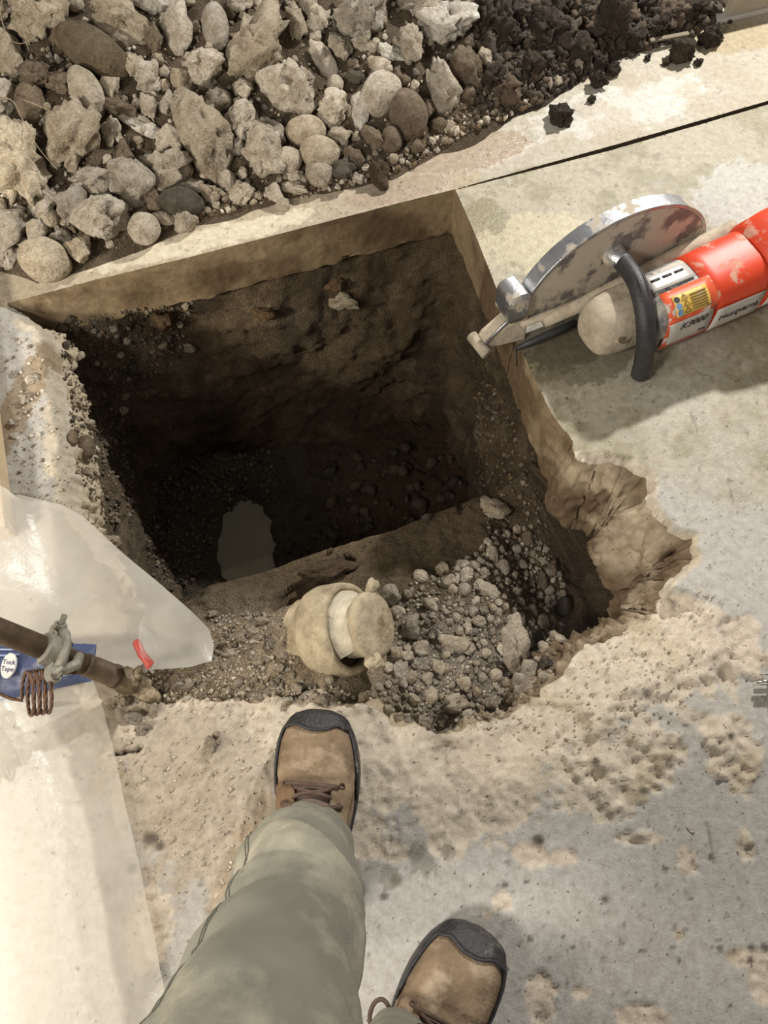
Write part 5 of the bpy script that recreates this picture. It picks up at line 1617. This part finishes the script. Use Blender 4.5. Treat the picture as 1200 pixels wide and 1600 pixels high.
# ------------------------------------------------------------------ clay pipe stub with its cap
def make_clay():
    c = Vector(gp(586, 976, 0.015))
    nrm_ = Vector((0.80, -0.07, 0.595)).normalized()
    root = empty('clay_pipe', (c.x - 0.12, c.y, -0.16))
    tag(root, 'broken clay drain pipe stub with a mortared cap in the hole', 'pipe')
    o = c - root.location
    seg = 40
    def rough_lathe(prof, a0=0, a1=2 * math.pi, amp=0.002, sd_=0):
        mb = MB(); mb.lathe(prof, o, nrm_, seg, a0, a1)
        v = np.array(mb.v)
        d = fbm(v, 30, 4, 300 + sd_) * amp
        ax = np.array(nrm_)
        rel = v - np.array(o)
        rad = rel - (rel @ ax)[:, None] * ax
        ln = np.linalg.norm(rad, axis=1)[:, None]
        v = v + np.where(ln > 1e-6, rad / np.maximum(ln, 1e-6), ax) * d[:, None]
        mb.v = [tuple(p) for p in v]
        return mb
    # cap disc
    rough_lathe([(0, 0.004), (0.02, 0.004), (0.04, 0.003), (0.050, 0.001), (0.0535, -0.003), (0.0535, -0.012), (0.048, -0.016), (0.046, -0.075), (0.0, -0.076)], amp=0.003).build('cap', M['clay'], root, smooth=True)
    up_ = Vector((0, SP, CP)); up_ = (up_ - nrm_ * up_.dot(nrm_)).normalized(); sd_ = nrm_.cross(up_)
    for s_, k in ((1, 0), (-1, 1)):
        ctr = o + up_ * 0.055 * s_ + nrm_ * -0.004 + sd_ * (-0.012 * s_)
        v, f = rock_shape('rough', 3, 700 + k)
        B3_ = np.array([list(up_), list(sd_), list(nrm_)])
        MB().add((v * np.array([0.019, 0.020, 0.013])) @ B3_ + np.array(ctr), [tuple(t) for t in f]).build('cap_lug', M['clay'], root, smooth=True)
    # bell of the pipe behind the cap: an open ring wall, then the barrel
    rough_lathe([(0.060, -0.062), (0.062, -0.046), (0.068, -0.043), (0.073, -0.048), (0.0745, -0.06), (0.0745, -0.098), (0.071, -0.106), (0.063, -0.110), (0.060, -0.115), (0.060, -0.14)], amp=0.004, sd_=3).build('barrel', M['clay'], root, smooth=True)
    rough_lathe([(0.061, -0.052), (0.060, -0.105), (0.050, -0.11), (0.0, -0.112)], amp=0.001).build('bore', M['hole'], root, smooth=True)
    MB().tube([o - nrm_ * 0.10, o - nrm_ * 0.128 + Vector((0.008, 0, -0.012)), o - nrm_ * 0.135 + Vector((0.022, 0, -0.05)), o - nrm_ * 0.13 + Vector((0.03, 0, -0.2))], [0.060, 0.060, 0.060, 0.060], 32).build('lower_bend', M['clay'], root, smooth=True)
    # mortar packed round the joint except where it has fallen out, towards the lower front
    mb = rough_lathe([(0.047, -0.016), (0.050, -0.026), (0.056, -0.042), (0.063, -0.050), (0.064, -0.060), (0.055, -0.08), (0.044, -0.07), (0.046, -0.02)], math.radians(-195), math.radians(72), 0.006, 7)
    mb.build('mortar', M['mortar'], root, smooth=True)
    return root


make_clay()
tag(stone('clay_flap', 505, 898, 120, 44, -16, 'rough', 'wet', 721, 4, 0.5, 0.3), 'dark overhanging flap of clay behind the clay pipe', 'clay')
# mound of mortar against the foot of the pipe
tag(stone('mortar_lump', 450, 1008, 84, 84, 30, 'rough', 'tan', 720, 4, 0.8, 0.40), 'dusty mound of mortar against the left side of the clay pipe', 'mortar')

# ------------------------------------------------------------------ water pipe with clamp, coil and valve
def make_pipe():
    A = Vector(gp(-40, 970, 0.225)); B_ = Vector(gp(196, 1063, 0.030))
    d = (B_ - A).normalized()
    root = empty('water_pipe', (B_.x, B_.y, 0.0))
    tag(root, 'old brown water pipe with shut-off valve coming out of the floor', 'pipe')
    off = root.location
    A = A - off; B_ = B_ - off
    Ln = (B_ - A).length
    def at(t): return A + d * t
    # where photograph position along the pipe: coupling at 0.62.. of length
    mb = MB(); mb.lathe([(0, -0.25), (0.0165, -0.25), (0.0165, Ln * 0.48), (0.0145, Ln * 0.48 + 0.002), (0.0145, Ln * 0.74), (0, Ln * 0.74)], A, d, 24)
    mb.build('pipe_run', M['iron'], root, smooth=True)
    mb = MB(); mb.lathe([(0.0, Ln * 0.70), (0.0165, Ln * 0.70), (0.0170, Ln * 0.72), (0.0145, Ln * 0.74), (0.0165, Ln * 0.76), (0.0165, Ln * 0.90), (0.018, Ln * 0.905), (0.018, Ln * 0.93), (0.0, Ln * 0.93)], A, d, 24)
    mb.build('coupling', M['iron'], root, smooth=True)
    mb = MB()
    mb.lathe([(0.0, Ln * 0.92), (0.018, Ln * 0.92), (0.018, Ln * 0.96), (0.021, Ln * 0.98), (0.021, Ln * 1.05), (0.017, Ln * 1.07), (0.017, Ln * 1.15), (0, Ln * 1.15)], A, d, 8)
    valve = mb.build('valve_body', M['brass'], root, bevel=0.0015)
    up = Vector((0, 0.35, 0.93)); up = (up - d * up.dot(d)).normalized()
    V0 = at(Ln * 1.02)
    mb = MB(); mb.lathe([(0, 0.012), (0.009, 0.012), (0.009, 0.030), (0.006, 0.032), (0.006, 0.040), (0, 0.040)], V0, up, 14)
    mb.build('valve_stem', M['brass'], valve, smooth=True)
    # lever: flat zinc shank then red vinyl grip
    Wp = lambda x, y, z: Vector(gp(x, y, z)) - off
    l0, l1, l2 = V0 + up * 0.036, Wp(231, 1043, 0.072), Wp(213, 1003, 0.085)
    MB().tube([V0 + up * 0.030, V0 + up * 0.036, l1 * 0.6 + l0 * 0.4, l1], [0.007, 0.008, 0.007, 0.005], 10, squash=0.5).build('lever_shank', M['zinc'], valve, smooth=True)
    MB().tube([l1, l1 + Vector((0.004, 0.004, 0.004)), l1 * 0.5 + l2 * 0.5, l2, l2 + (l2 - l1).normalized() * 0.003], [0.005, 0.0068, 0.0062, 0.0062, 0.003], 12).build('lever_grip', M['lever'], valve, smooth=True)
    MB().tube([at(Ln * 1.1), at(Ln * 1.1) + Vector((0.012, -0.01, -0.01)), at(Ln * 1.1) + Vector((0.02, -0.012, -0.05))], [0.012, 0.013, 0.012], 12).build('elbow', M['brass'], root, smooth=True)
    side = d.cross(up)
    # clear film bag on the lever
    mb = MB()
    ctr = l2 * 0.55 + l1 * 0.45 + Vector((0.008, 0.004, 0.004))
    pts = [(0, 0.040), (0.012, 0.022), (0.017, 0.0), (0.012, -0.022), (0.002, -0.034), (-0.006, -0.02), (-0.008, 0.0), (-0.006, 0.02)]
    e1, e2 = Vector((1, 0, 0)), Vector((-0.2, 0.85, 0.45)).normalized(); e3 = e1.cross(e2)
    ring1 = [ctr + e1 * x + e2 * y + e3 * 0.006 for x, y in pts]; ring2 = [ctr + e1 * x * 1.05 + e2 * y - e3 * 0.003 for x, y in pts]
    n = len(pts)
    mb.add(ring1 + ring2, [(i, (i + 1) % n, (i + 1) % n + n, i + n) for i in range(n)] + [tuple(range(n))])
    mb.build('plastic_tag', M['film'], valve, smooth=True)

    # ---- ground clamp: its own thing held on the pipe
    cr = empty('ground_clamp', off + at(Ln * 0.50))
    tag(cr, 'grey cast earthing clamp bolted round the brown water pipe', 'clamp')
    o = Vector((0, 0, 0))
    up2 = Vector((0, 0.25, 0.97)); up2 = (up2 - d * up2.dot(d)).normalized(); sd2 = d.cross(up2)    # sd2 across the pipe
    # two half shells
    for s_, nm in ((1, 'clamp_jaw'), (-1, 'clamp_jaw')):
        mb = MB()
        mb.lathe([(0.0165, -0.011), (0.0225, -0.009), (0.0225, 0.009), (0.0165, 0.011), (0.0165, -0.011)], o + d * (0.012 * s_), d, 20, math.radians(-20 if s_ > 0 else 160), math.radians(200 if s_ > 0 else 380), xref=sd2)
        mb.build(nm, M['zinc'], cr, bevel=0.001, smooth=True)
    # ears and bolts
    for s_ in (-1, 1):
        e = o + sd2 * 0.033 * s_
        vs, fs = loft([[e + sd2 * x + d * y + up2 * z for x, y in squircle(0.015, 0.011, 16, 2.4)] for z in (-0.006, 0.008)])
        MB().add(vs, fs).build('clamp_ear', M['zinc'], cr, bevel=0.0015)
        mb = MB()
        top = 0.045 if s_ > 0 else 0.03
        axis = (up2 * 0.8 + sd2 * 0.35 * s_ + d * -0.3).normalized()
        bt = mb.tube([e - axis * 0.022, e + axis * top], 0.0042, 12).build('clamp_bolt', M['zinc'], cr, smooth=True)
        mb = MB(); mb.lathe([(0, 0.010), (0.009, 0.010), (0.009, 0.016), (0, 0.016)], e, axis, 6); mb.build('nut', M['zinc'], bt)
        mb = MB(); mb.lathe([(0, -0.018), (0.008, -0.018), (0.008, -0.012), (0, -0.012)], e, axis, 6); mb.build('bolt_head', M['zinc'], bt)
    # arms across the pipe
    MB().tube([o + sd2 * -0.04 + up2 * 0.004, o + sd2 * -0.02 + up2 * 0.018, o + up2 * 0.024, o + sd2 * 0.02 + up2 * 0.018, o + sd2 * 0.04 + up2 * 0.004], [0.007, 0.008, 0.0075, 0.008, 0.007], 12, squash=0.8).build('clamp_strap', M['zinc'], cr, smooth=True)
    hubp = o + d * 0.016 + up2 * 0.014 - sd2 * -0.0
    MB().tube([o + sd2 * 0.036 + up2 * 0.004, o + sd2 * 0.02 + d * 0.022 + up2 * 0.02, o + d * 0.03 + up2 * 0.012], [0.006, 0.008, 0.007], 12).build('wire_lug', M['zinc'], cr, smooth=True)

    # ---- coil of twisted earth wire hanging from the clamp
    coil = []
    c0 = Vector(gp(40, 1084, 0.12)); c1 = Vector(gp(78, 1077, 0.12))
    rr_ = 0.030
    axis = (c1 - c0).normalized()
    vdir = Vector((0, SP, CP)); wdir = Vector((0.62, -CP * 0.78, SP * 0.78))
    start = Vector(gp(-60, 1062, 0.11))
    for k in range(8):
        coil.append(start.lerp(Vector(gp(30, 1096, 0.10)), k / 8))
    turns, N = 4.2, 150
    for k in range(N + 1):
        f = k / N
        t = -math.pi * 0.65 + turns * 2 * math.pi * f
        wob = 1 + 0.10 * math.sin(3.1 * t / (2 * math.pi) * 2)
        coil.append(c0.lerp(c1, f) + (vdir * math.cos(t) + wdir * math.sin(t) * 0.72) * rr_ * wob)
    endp = off + at(Ln * 0.50) + d * 0.035 + up2 * 0.008 + Vector((0, -0.02, 0.0))
    lastp = coil[-1]
    for k in range(1, 8): coil.append(lastp.lerp(endp, k / 7) + Vector((0.008 * math.sin(math.pi * k / 7), 0, 0)))
    base_ = coil[0].copy()
    rt = empty('wire_coil', (c0.x, c0.y, 0.09))
    tag(rt, 'coil of twisted brown copper wire hanging from the pipe clamp', 'wire')
    for ph in range(3):
        pts = []
        nrm0 = Vector((0, 0, 1))
        for k, p_ in enumerate(coil):
            t_ = (coil[min(k + 1, len(coil) - 1)] - coil[max(k - 1, 0)]).normalized()
            u = (nrm0 - t_ * nrm0.dot(t_)).normalized(); nrm0 = u
            w_ = t_.cross(u)
            a = k * 0.9 + ph * 2.094
            pts.append(p_ + (u * math.cos(a) + w_ * math.sin(a)) * 0.0013 - rt.location)
        MB().tube(pts, 0.0015, 7).build('wire_strand', M['wire'], rt, smooth=True)
    return root


make_pipe()

# blue tape bag under the pipe
def make_bag():
    cs = [gp(-30, 1000, .03), gp(150, 1006, .045), gp(146, 1062, .035), gp(90, 1092, .028), gp(-30, 1108, .03)]
    quad = [gp(-40, 1003, .032), gp(151, 1006, .045), gp(143, 1064, .035), gp(-40, 1104, .028)]
    ctr = sum(quad) / 4
    root = empty('tape_bag', (ctr[0], ctr[1], 0.012))
    tag(root, 'crumpled blue plastic tape bag under the brown water pipe', 'packaging')
    n1, n2 = 40, 18
    top, bot = [], []
    for i in range(n1 + 1):
        for j in range(n2 + 1):
            u, v = i / n1, j / n2
            p = (quad[0] * (1 - u) + quad[1] * u) * (1 - v) + (quad[3] * (1 - u) + quad[2] * u) * v
            puff = 0.016 * (math.sin(math.pi * min(max(v, 0), 1))) ** 0.6 * (1 - 0.8 * u ** 4)
            top.append((p[0], p[1], p[2], puff)); bot.append(p)
    T = np.array(top)
    w1 = fbm(T[:, :3], 22, 4, 401)
    V = T[:, :3].copy(); V[:, 2] += T[:, 3] * (1 + 0.7 * w1) + 0.003 * w1
    V2_ = T[:, :3].copy(); V2_[:, 2] -= T[:, 3] * 0.5
    m_ = n2 + 1
    ii_ = np.arange(len(V)).reshape(n1 + 1, m_)
    q1 = np.stack([ii_[:-1, :-1].ravel(), ii_[1:, :-1].ravel(), ii_[1:, 1:].ravel(), ii_[:-1, 1:].ravel()], 1)
    q2 = q1[:, ::-1] + len(V)
    allv = np.concatenate([V, V2_]) - np.array(root.location)
    body = obj('bag_body', mk_mesh('bag_body', allv, np.concatenate([q1, q2]), True), M['bag'], root)
    def on(u, v, lift=0.0015):
        i, j = int(round(u * n1)), int(round(v * n2))
        i = min(max(i, 1), n1 - 1); j = min(max(j, 1), n2 - 1)
        a = Vector(V[ii_[i + 1, j]] - V[ii_[i - 1, j]]); b2_ = Vector(V[ii_[i, j - 1]] - V[ii_[i, j + 1]])
        nn = a.cross(b2_).normalized()
        if nn.z < 0: nn = -nn
        return Vector(V[ii_[i, j]]) - root.location + nn * lift, a.normalized(), b2_.normalized(), nn
    c, a, b2_, nn = on(0.345, 0.50, 0.011)
    a = Vector((1, -0.10, 0)).normalized(); b2_ = nn.cross(a)
    nn2 = (Vector((0, 0, 1)) * 0.7 + Vector((0, -CP, SP)) * 0.3).normalized()
    vs, fs = [c + nn2 * 0.001], []
    b3 = nn2.cross(a).normalized(); a3 = b3.cross(nn2)
    for k in range(32):
        t = 2 * math.pi * k / 32
        vs.append(c + a3 * 0.0105 * math.cos(t) + b3 * 0.0185 * math.sin(t) + nn2 * 0.001)
    for k in range(32):
        t = 2 * math.pi * k / 32
        vs.append(c + a3 * 0.0105 * math.cos(t) + b3 * 0.0185 * math.sin(t) - nn2 * 0.004)
    fs = [(0, 1 + k, 1 + (k + 1) % 32) for k in range(32)] + [(1 + k, 33 + k, 33 + (k + 1) % 32, 1 + (k + 1) % 32) for k in range(32)]
    disc = MB().add(vs, fs).build('round_logo', M['white_pr'], root)
    text('Tuck', 0.0095, M['bag'], disc, c + nn2 * 0.0013 + b3 * 0.005, a3, b3, depth=0.0004)
    text('Tape', 0.0095, M['bag'], disc, c + nn2 * 0.0013 - b3 * 0.005, a3, b3, depth=0.0004)
    for v in (0.70, 0.80):
        for u0, u1 in ((0.60, 0.84),):
            pts = [on(u0 + (u1 - u0) * k / 8, v)[0] for k in range(9)]
            MB().tube(pts, 0.0016, 6).build('printed_line', M['blue_pr'], root, smooth=True)
    for v in (0.18, 0.30):
        pts = [on(0.2 + 0.2 * k / 8, v)[0] for k in range(9)]
        MB().tube(pts, 0.0014, 6).build('printed_line', M['blue_pr'], root, smooth=True)
    return root


make_bag()

# ------------------------------------------------------------------ electric plug at the right edge
def make_plug():
    c = Vector(gp(1206, 1062, 0.016))
    root = empty('electric_plug', (c.x, c.y, 0.0))
    tag(root, 'black electric plug with metal prongs at the right picture edge', 'plug')
    vs, fs = loft([[(x, y, 0.017 + z) for y, z in squircle(r1, r2, 24, 3)] for x, r1, r2 in ((0.004, 0.014, 0.014), (0.006, 0.0165, 0.0165), (0.03, 0.0165, 0.0165), (0.045, 0.011, 0.011), (0.06, 0.0055, 0.0055))])
    MB().add(vs, fs).build('plug_body', M['rubber'], root, smooth=True)
    for y, z in ((0.006, 0.024), (-0.008, 0.020)):
        MB().box((-0.008, y, z), (0.024, 0.0016, 0.006)).build('prong', M['chrome'], root, bevel=0.0005)
    MB().tube([(-0.020, -0.001, 0.010), (0.006, -0.001, 0.010)], 0.0024, 10).build('prong', M['chrome'], root, smooth=True)
    MB().tube([(0.058, 0, 0.017), (0.09, 0.004, 0.010), (0.16, 0.03, 0.006), (0.3, 0.02, 0.006), (0.5, -0.06, 0.006), (0.8, -0.05, 0.006), (1.2, 0.1, 0.006), (1.9, 0.2, 0.006)], 0.005, 10).build('cord', M['rubber'], root, smooth=True)
make_plug()

# ------------------------------------------------------------------ the person: trousers and work shoes
def make_person():
    root = empty('person', (-0.02, -0.05, 0.0))
    tag(root, 'person in dusty grey work trousers and tan work shoes at the hole rim', 'person')
    off = np.array(root.location)

    # ---- shoe in its own frame: toe at origin pointing +y, heel at y = -0.305
    LN = 0.305
    S = [0, .01, .03, .06, .10, .16, .24, .32, .42, .52, .64, .78, .90, .97, 1.0]
    WO = [0, .020, .034, .044, .0505, .0555, .0575, .0565, .052, .047, .043, .041, .037, .026, 0.0]      # half widths
    CX = [.004, .004, .004, .004, .004, .003, .001, -.001, -.003, -.003, -.002, 0, 0, 0, 0]
    HT = [0.012, .026, .036, .044, .050, .056, .062, .070, .086, .104, .112, .112, .110, .100, .06]
    def prof(s): return np.interp(s, S, WO), np.interp(s, S, CX), np.interp(s, S, HT)
    def surf(s, th, off_=0.0):
        w, cx, h = prof(s)
        c, sn = math.cos(th), math.sin(th)
        x = cx + (w + off_) * math.copysign(abs(c) ** 0.62, c)
        z = 0.022 + (h + off_) * abs(sn) ** 0.75
        y = -LN * s + (off_ if s < 0.05 else 0)
        return Vector((x, y, z))
    svals = sorted(set(list(np.linspace(0, .1, 11)) + list(np.linspace(.1, 1, 40))))
    NT = 30
    def shoe(mir, toe, yaw):
        M4 = Matrix.Translation(Vector((toe[0], toe[1], 0)) - Vector(off)) @ Matrix.Rotation(yaw, 4, 'Z') @ Matrix.Diagonal((mir, 1, 1, 1))
        T = lambda p: M4 @ p
        def grid(fn, n1, n2):
            vs = [T(fn(i / n1, j / n2)) for i in range(n1 + 1) for j in range(n2 + 1)]
            m_ = n2 + 1
            return vs, [(i * m_ + j, i * m_ + j + 1, (i + 1) * m_ + j + 1, (i + 1) * m_ + j) for i in range(n1) for j in range(n2)]
        def crease(s):      # flex crease across the vamp
            return -0.003 * math.exp(-((s - 0.33) / 0.012) ** 2) + 0.002 * math.exp(-((s - 0.30) / 0.02) ** 2)
        vs, fs = grid(lambda u, v: surf(u ** 1.4, math.pi * v, crease(u ** 1.4) * math.sin(math.pi * v)), 60, NT)
        up = MB().add(vs, fs).build('shoe', M['leather'], root, smooth=True)
        # sole
        rings = []
        for z, k in ((0.0, 0.98), (0.004, 1.04), (0.020, 1.05), (0.026, 1.02)):
            r = []
            for s in svals:
                w, cx, h = prof(s); r.append(T(Vector((cx + w * k + 0.001, -LN * s + (0.004 if s < .02 else 0) - (0.004 if s > .98 else 0), z))))
            for s in reversed(svals[1:-1]):
                w, cx, h = prof(s); r.append(T(Vector((cx - w * k - 0.001, -LN * s, z))))
            rings.append(r)
        vs, fs = loft(rings)
        MB().add(vs, fs).build('sole', M['toe'], up, smooth=True)
        # toe cap with the notched upper edge and side bumper
        def cap_edge(th):
            c = abs(math.cos(th))
            mid = math.exp(-((th - math.pi / 2) / 0.18) ** 2)
            return 0.098 + 0.016 * mid - 0.012 * math.exp(-((c - 0.45) / 0.2) ** 2) + 0.30 * sstep(0.80, 1.0, c)
        def capf(u, v):
            th = math.pi * v
            s = cap_edge(th) * u ** 1.4
            return surf(s, th, 0.0035 - 0.003 * sstep(0.93, 1.0, u))
        vs, fs = grid(capf, 26, 44)
        MB().add(vs, fs).build('toe_cap', M['toe'], up, smooth=True)
        MB().tube([T(surf(cap_edge(math.pi * v) * 0.98, math.pi * v, 0.0030)) for v in np.linspace(0.02, 0.98, 50)], 0.0022, 8).build('toe_cap_edge', M['toe'], up, smooth=True)
        # tongue
        def tg_(u, v): return surf(0.370 + 0.16 * u, math.pi * (0.42 + 0.16 * v), 0.0035)
        vs, fs = grid(tg_, 10, 10)
        MB().add(vs, fs).build('tongue', M['tongue'], up, smooth=True)
        # eyelet stays left and right
        for a0_, a1_ in ((0.22, 0.425), (0.575, 0.78)):
            def fl_(u, v):
                vv_ = a0_ + (a1_ - a0_) * v
                s0 = 0.352 + 0.05 * (1 - math.sin(math.pi * v)) * 0.5
                return surf(s0 + (0.58 - s0) * u, math.pi * vv_, 0.005)
            vs, fs = grid(fl_, 12, 8)
            o = MB().add(vs, fs).build('lace_stay', M['leather_dk'] if a0_ < .5 else M['leather'], up, smooth=True)
            md = o.modifiers.new('solid', 'SOLIDIFY'); md.thickness = 0.003; md.offset = 1
        # laces: straight bars and crossings
        def lace(s0, v0, s1, v1, lift=0.0115, r=0.0029):
            pts = [T(surf(s0 + (s1 - s0) * k / 10, math.pi * (v0 + (v1 - v0) * k / 10), (0.005 if k in (0, 10) else lift))) for k in range(11)]
            MB().tube(pts, r, 8).build('lace', M['lace'], up, smooth=True)
        lace(0.362, 0.37, 0.372, 0.63)
        lace(0.375, 0.42, 0.425, 0.58, 0.009)
        lace(0.375, 0.58, 0.425, 0.42, 0.010)
        lace(0.452, 0.335, 0.470, 0.46, r=0.0034); lace(0.470, 0.54, 0.452, 0.665, r=0.0034)
        lace(0.462, 0.44, 0.475, 0.56, 0.013)
        for v_ in (0.355, 0.645):
            for s_ in (0.364, 0.454):
                p_ = T(surf(s_, math.pi * v_, 0.008))
                nn_ = (T(surf(s_, math.pi * v_, 0.012)) - p_).normalized()
                mb = MB(); mb.lathe([(0.0025, 0), (0.0048, 0), (0.0048, 0.0018), (0.0025, 0.0018), (0.0025, 0)], p_, nn_, 12); mb.build('eyelet', M['lace'], up, smooth=True)
        if mir > 0:   # loose loop of lace on the outer side of the nearer shoe
            base = surf(0.47, math.pi * 0.86, 0.006)
            lp = [T(base + Vector(q_)) for q_ in ((0.01, 0, 0), (-0.004, 0.012, 0.006), (-0.018, 0.020, 0.008), (-0.027, 0.010, 0.006), (-0.024, -0.008, 0.002), (-0.012, -0.020, 0.0))]
            for _ in range(2):
                new = [lp[0]]
                for p_, q_ in zip(lp[:-1], lp[1:]): new += [p_ * .75 + q_ * .25, p_ * .25 + q_ * .75]
                lp = new + [lp[-1]]
            MB().tube(lp, 0.0028, 8).build('lace_loop', M['lace'], up, smooth=True)
        return up
    tl = gp(505, 1116, .02); tr_ = gp(742, 1448, .02)
    shoe(-1, tl, math.radians(-3)); shoe(1, tr_, math.radians(-27))

    # ---- trousers
    def leg(path, rads, seedk, fold):
        path = [np.array(p) for p in path]
        ts = np.linspace(0, 1, len(path))
        n1, n2 = 150, 96
        rows = []
        for i in range(n1 + 1):
            f = i / n1
            c = np.array([np.interp(f, ts, [p[k] for p in path]) for k in range(3)])
            c2 = np.array([np.interp(min(f + .02, 1), ts, [p[k] for p in path]) for k in range(3)])
            c1 = np.array([np.interp(max(f - .02, 0), ts, [p[k] for p in path]) for k in range(3)])
            t = Vector(c2 - c1).normalized()
            if f < 0.08: t = (t * (f / .08) + Vector((0, -0.25, 0.97)) * (1 - f / .08)).normalized()
            e1 = (Vector((1, 0, 0)) - t * t.x).normalized(); e2 = t.cross(e1)      # e2 roughly +y
            if e2.y < 0: e2 = -e2
            rx, ry = np.interp(f, ts, [r[0] for r in rads]), np.interp(f, ts, [r[1] for r in rads])
            for j in range(n2):
                a = 2 * math.pi * j / n2
                rows.append((c, e1, e2, rx, ry, a, f))
        P0_ = np.array([c + np.array(e1) * rx * math.cos(a) + np.array(e2) * ry * math.sin(a) for c, e1, e2, rx, ry, a, f in rows])
        fr = np.array([r[6] for r in rows]); aa = np.array([r[5] for r in rows])
        nrm_ = np.array([np.array(r[1]) * math.cos(r[5]) + np.array(r[2]) * math.sin(r[5]) for r in rows])
        Q = P0_.copy()
        # diagonal drag folds, soft rumples
        ax = np.c_[aa.astype(float), fr * 9]
        drag = np.sin(aa * 1.0 + fr * 38 + 3 * fbm(P0_, 7, 3, seedk)) 
        disp = 0.009 * fbm(P0_ * np.array([1, 1, 1.7]), 12, 4, seedk + 1) + 0.009 * (np.abs(drag) ** 0.6 - 0.6) * sstep(0.0, .1, fr) * (1 - 0.6 * sstep(.45, .6, fr))
        front_ = np.clip(np.sin(aa), 0, 1)
        # overhanging fold where the knee cloth drops over the shin
        fpos = fold + 0.05 * np.sin(aa * 1.0 + 0.6) + 0.02 * fbm(P0_, 9, 2, seedk + 4)
        disp += 0.026 * sstep(-0.008, 0.008, fr - fpos) * (1 - sstep(0.0, 0.30, fr - fpos)) * front_ ** 1.6
        f2 = fpos + 0.085 + 0.04 * np.sin(aa * 2.0)
        disp += 0.010 * sstep(-0.01, 0.01, fr - f2) * (1 - sstep(0.0, 0.14, fr - f2)) * front_ ** 1.3
        f3 = fpos - 0.16 - 0.05 * np.cos(aa * 1.3)
        disp += 0.012 * sstep(-0.012, 0.012, fr - f3) * (1 - sstep(0.0, 0.12, fr - f3)) * front_ ** 1.3
        disp -= 0.012 * np.exp(-((fr - fpos + 0.03) / 0.022) ** 2) * front_
        # hem: stitched band
        disp += 0.0015 * (1 - sstep(0.035, 0.040, fr))
        disp += 0.006 * np.sin(aa * 3 + 1) * (1 - sstep(0.0, 0.2, fr))
        Q = Q + nrm_ * disp[:, None]
        ii_ = np.arange(len(Q)).reshape(n1 + 1, n2)
        q_ = np.stack([ii_[:-1].ravel(), np.roll(ii_[:-1], -1, 1).ravel(), np.roll(ii_[1:], -1, 1).ravel(), ii_[1:].ravel()], 1)
        return Q, q_, ii_, nrm_
    hipL, hipR = (-0.09, -0.30, 0.90), (0.08, -0.32, 0.90)
    QL, fL, iL, nL = leg([(-0.096, 0.076, 0.085), (-0.090, 0.060, 0.16), (-0.081, 0.030, 0.29), (-0.080, -0.020, 0.43), (-0.088, -0.055, 0.52), (-0.10, -0.16, 0.70), hipL],
                         [(0.040, 0.064), (0.046, 0.060), (0.052, 0.062), (0.059, 0.068), (0.067, 0.076), (0.086, 0.094), (0.096, 0.11)], 501, 0.35)
    QR, fR, iR, nR = leg([(0.024, -0.165, 0.085), (0.018, -0.18, 0.16), (0.016, -0.22, 0.30), (0.02, -0.255, 0.43), (0.03, -0.275, 0.52), (0.06, -0.30, 0.70), hipR],
                         [(0.050, 0.068), (0.060, 0.066), (0.067, 0.070), (0.070, 0.074), (0.074, 0.080), (0.086, 0.094), (0.096, 0.11)], 541, 0.42)
    # hips up to the waistband
    rings = []
    for z, rx, ry, yc in ((0.84, 0.178, 0.118, -0.305), (0.90, 0.188, 0.125, -0.315), (0.98, 0.180, 0.120, -0.325), (1.03, 0.165, 0.110, -0.33)):
        rings.append([(-0.005 + x, yc + y, z) for x, y in squircle(rx, ry, 48, 2.3)])
    hv, hf = loft(rings)
    V = np.concatenate([QL, QR, np.array(hv)]) - off
    faces_ = [tuple(f) for f in fL] + [tuple(f + len(QL)) for f in fR] + [tuple(i + len(QL) + len(QR) for i in f) for f in hf]
    tr = obj('trousers', mk_mesh('trousers', V, faces_, True), M['trouser'], root)
    # seams: outer side seam on the left leg, hem stitching, knee panel edge
    def seam(Q, ii_, nn_, pts, name, r=0.0016, mat='seam'):
        def sm(A, i, j):
            i0, j0 = int(math.floor(i)), int(math.floor(j)); fi, fj = i - i0, j - j0
            g = lambda p_, q_: A[ii_[min(p_, ii_.shape[0] - 1), q_ % ii_.shape[1]]]
            return (g(i0, j0) * (1 - fi) + g(i0 + 1, j0) * fi) * (1 - fj) + (g(i0, j0 + 1) * (1 - fi) + g(i0 + 1, j0 + 1) * fi) * fj
        MB().tube([Vector(sm(Q, i, j) + sm(nn_, i, j) * 0.0001 - off) for i, j in pts], r, 6).build(name, M[mat], tr, smooth=True)
    seam(QL, iL, nL, [(62 + k, 33 + 0.05 * k) for k in range(0, 70)], 'leg_seam', 0.0009)
    seam(QL, iL, nL, [(63 + k, 33.9 + 0.05 * k) for k in range(0, 70)], 'leg_seam', 0.0007)
    return root


make_person()
